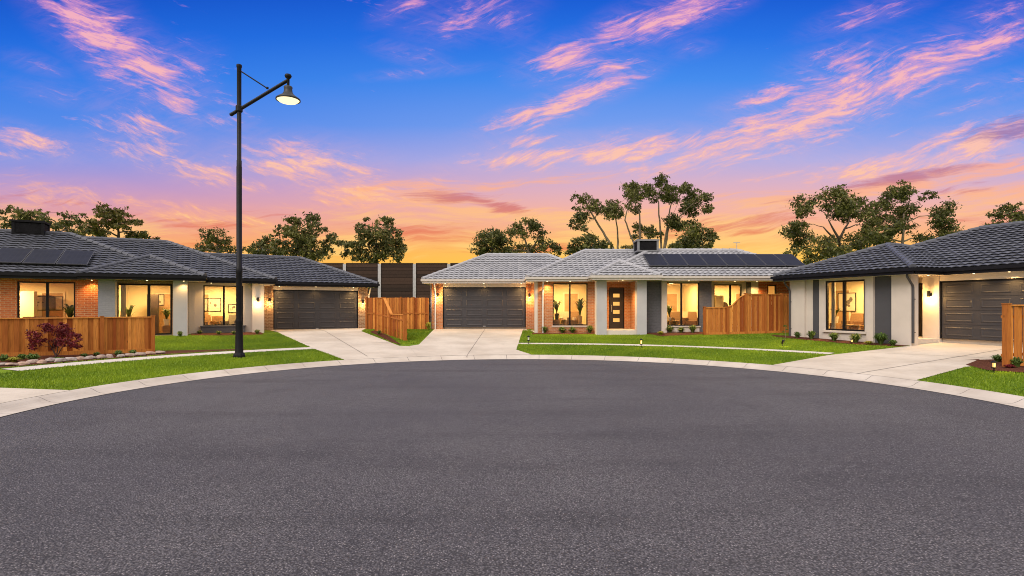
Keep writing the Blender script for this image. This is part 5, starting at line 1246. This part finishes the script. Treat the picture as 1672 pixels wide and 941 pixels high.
    dd = dens(t.math('MAXIMUM', band(dark), low2), nd, .65, .32, .18)
    sky = t.mix(t.math('MULTIPLY', dd, .8), sky, t.ramp(f, [(0, s2l((232, 120, 50))), (S(385) / .6, s2l((232, 116, 76))), (S(310) / .6, s2l((196, 112, 124))), (S(200) / .6, s2l((142, 112, 172)))]))
    # overhead and behind the viewer: unseen pale sky, added bright as fill light for the fronts
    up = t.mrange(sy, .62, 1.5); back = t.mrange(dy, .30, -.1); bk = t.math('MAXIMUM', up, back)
    fill_sky = t.ramp(dz, [(0, (.80, .64, .56)), (.3, (1.08, .95, .86)), (1, (1.25, 1.18, 1.12))])
    sky = t.mix(bk, sky, fill_sky)
    sky = t.mix(t.mrange(dz, 0, -.05), sky, (.12, .10, .09))
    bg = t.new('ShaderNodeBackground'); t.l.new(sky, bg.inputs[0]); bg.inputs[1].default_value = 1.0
    ns = t.new('ShaderNodeTexSky', sky_type='NISHITA'); ns.sun_disc = False; ns.sun_elevation = FILL_EL; ns.sun_rotation = FILL_AZ
    b2 = t.new('ShaderNodeBackground'); t.l.new(ns.outputs[0], b2.inputs[0]); b2.inputs[1].default_value = .004
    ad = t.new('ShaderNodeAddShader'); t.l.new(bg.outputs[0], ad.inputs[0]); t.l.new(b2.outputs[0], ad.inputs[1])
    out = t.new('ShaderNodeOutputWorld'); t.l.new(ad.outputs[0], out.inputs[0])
    w.cycles.sampling_method = 'MANUAL'; w.cycles.sample_map_resolution = 512
FILL_EL = R(42); FILL_AZ = R(212)          # rotation measured from +Y, clockwise seen from above
make_world()
sl = bpy.data.lights.new('sun_fill', 'SUN'); sl.energy = 2.6; sl.angle = R(32); sl.color = (1, .90, .82)  # soft sky fill added behind the viewer, away from the dusk glow
so = bpy.data.objects.new('sun_fill', sl); COL.objects.link(so)
dv = Vector((math.sin(FILL_AZ) * math.cos(FILL_EL), math.cos(FILL_AZ) * math.cos(FILL_EL), math.sin(FILL_EL)))
so.rotation_euler = dv.to_track_quat('Z', 'Y').to_euler()
cam = bpy.data.cameras.new('camera'); co = bpy.data.objects.new('camera', cam); COL.objects.link(co); sc.camera = co
co.location = (0, 0, HC); co.rotation_euler = (R(90), 0, 0); cam.sensor_width = 36; cam.lens = F / 1672 * 36; cam.shift_y = (HY - 470.5) / 1672
cam.clip_end = 6000; cam.clip_start = .1
vs = sc.view_settings; vs.view_transform = 'Standard'; vs.look = 'None'; vs.exposure = 0; vs.gamma = 1; vs.use_curve_mapping = False
cy = sc.cycles; cy.use_denoising = True; cy.pixel_filter_type = 'BLACKMAN_HARRIS'; cy.filter_width = 1.0
try: cy.denoiser = 'OPENIMAGEDENOISE'; cy.denoising_input_passes = 'RGB_ALBEDO_NORMAL'
except Exception: pass
cy.max_bounces = 6; cy.diffuse_bounces = 3; cy.glossy_bounces = 3; cy.transmission_bounces = 4; cy.transparent_max_bounces = 12
cy.sample_clamp_indirect = 4; cy.caustics_reflective = False; cy.caustics_refractive = False
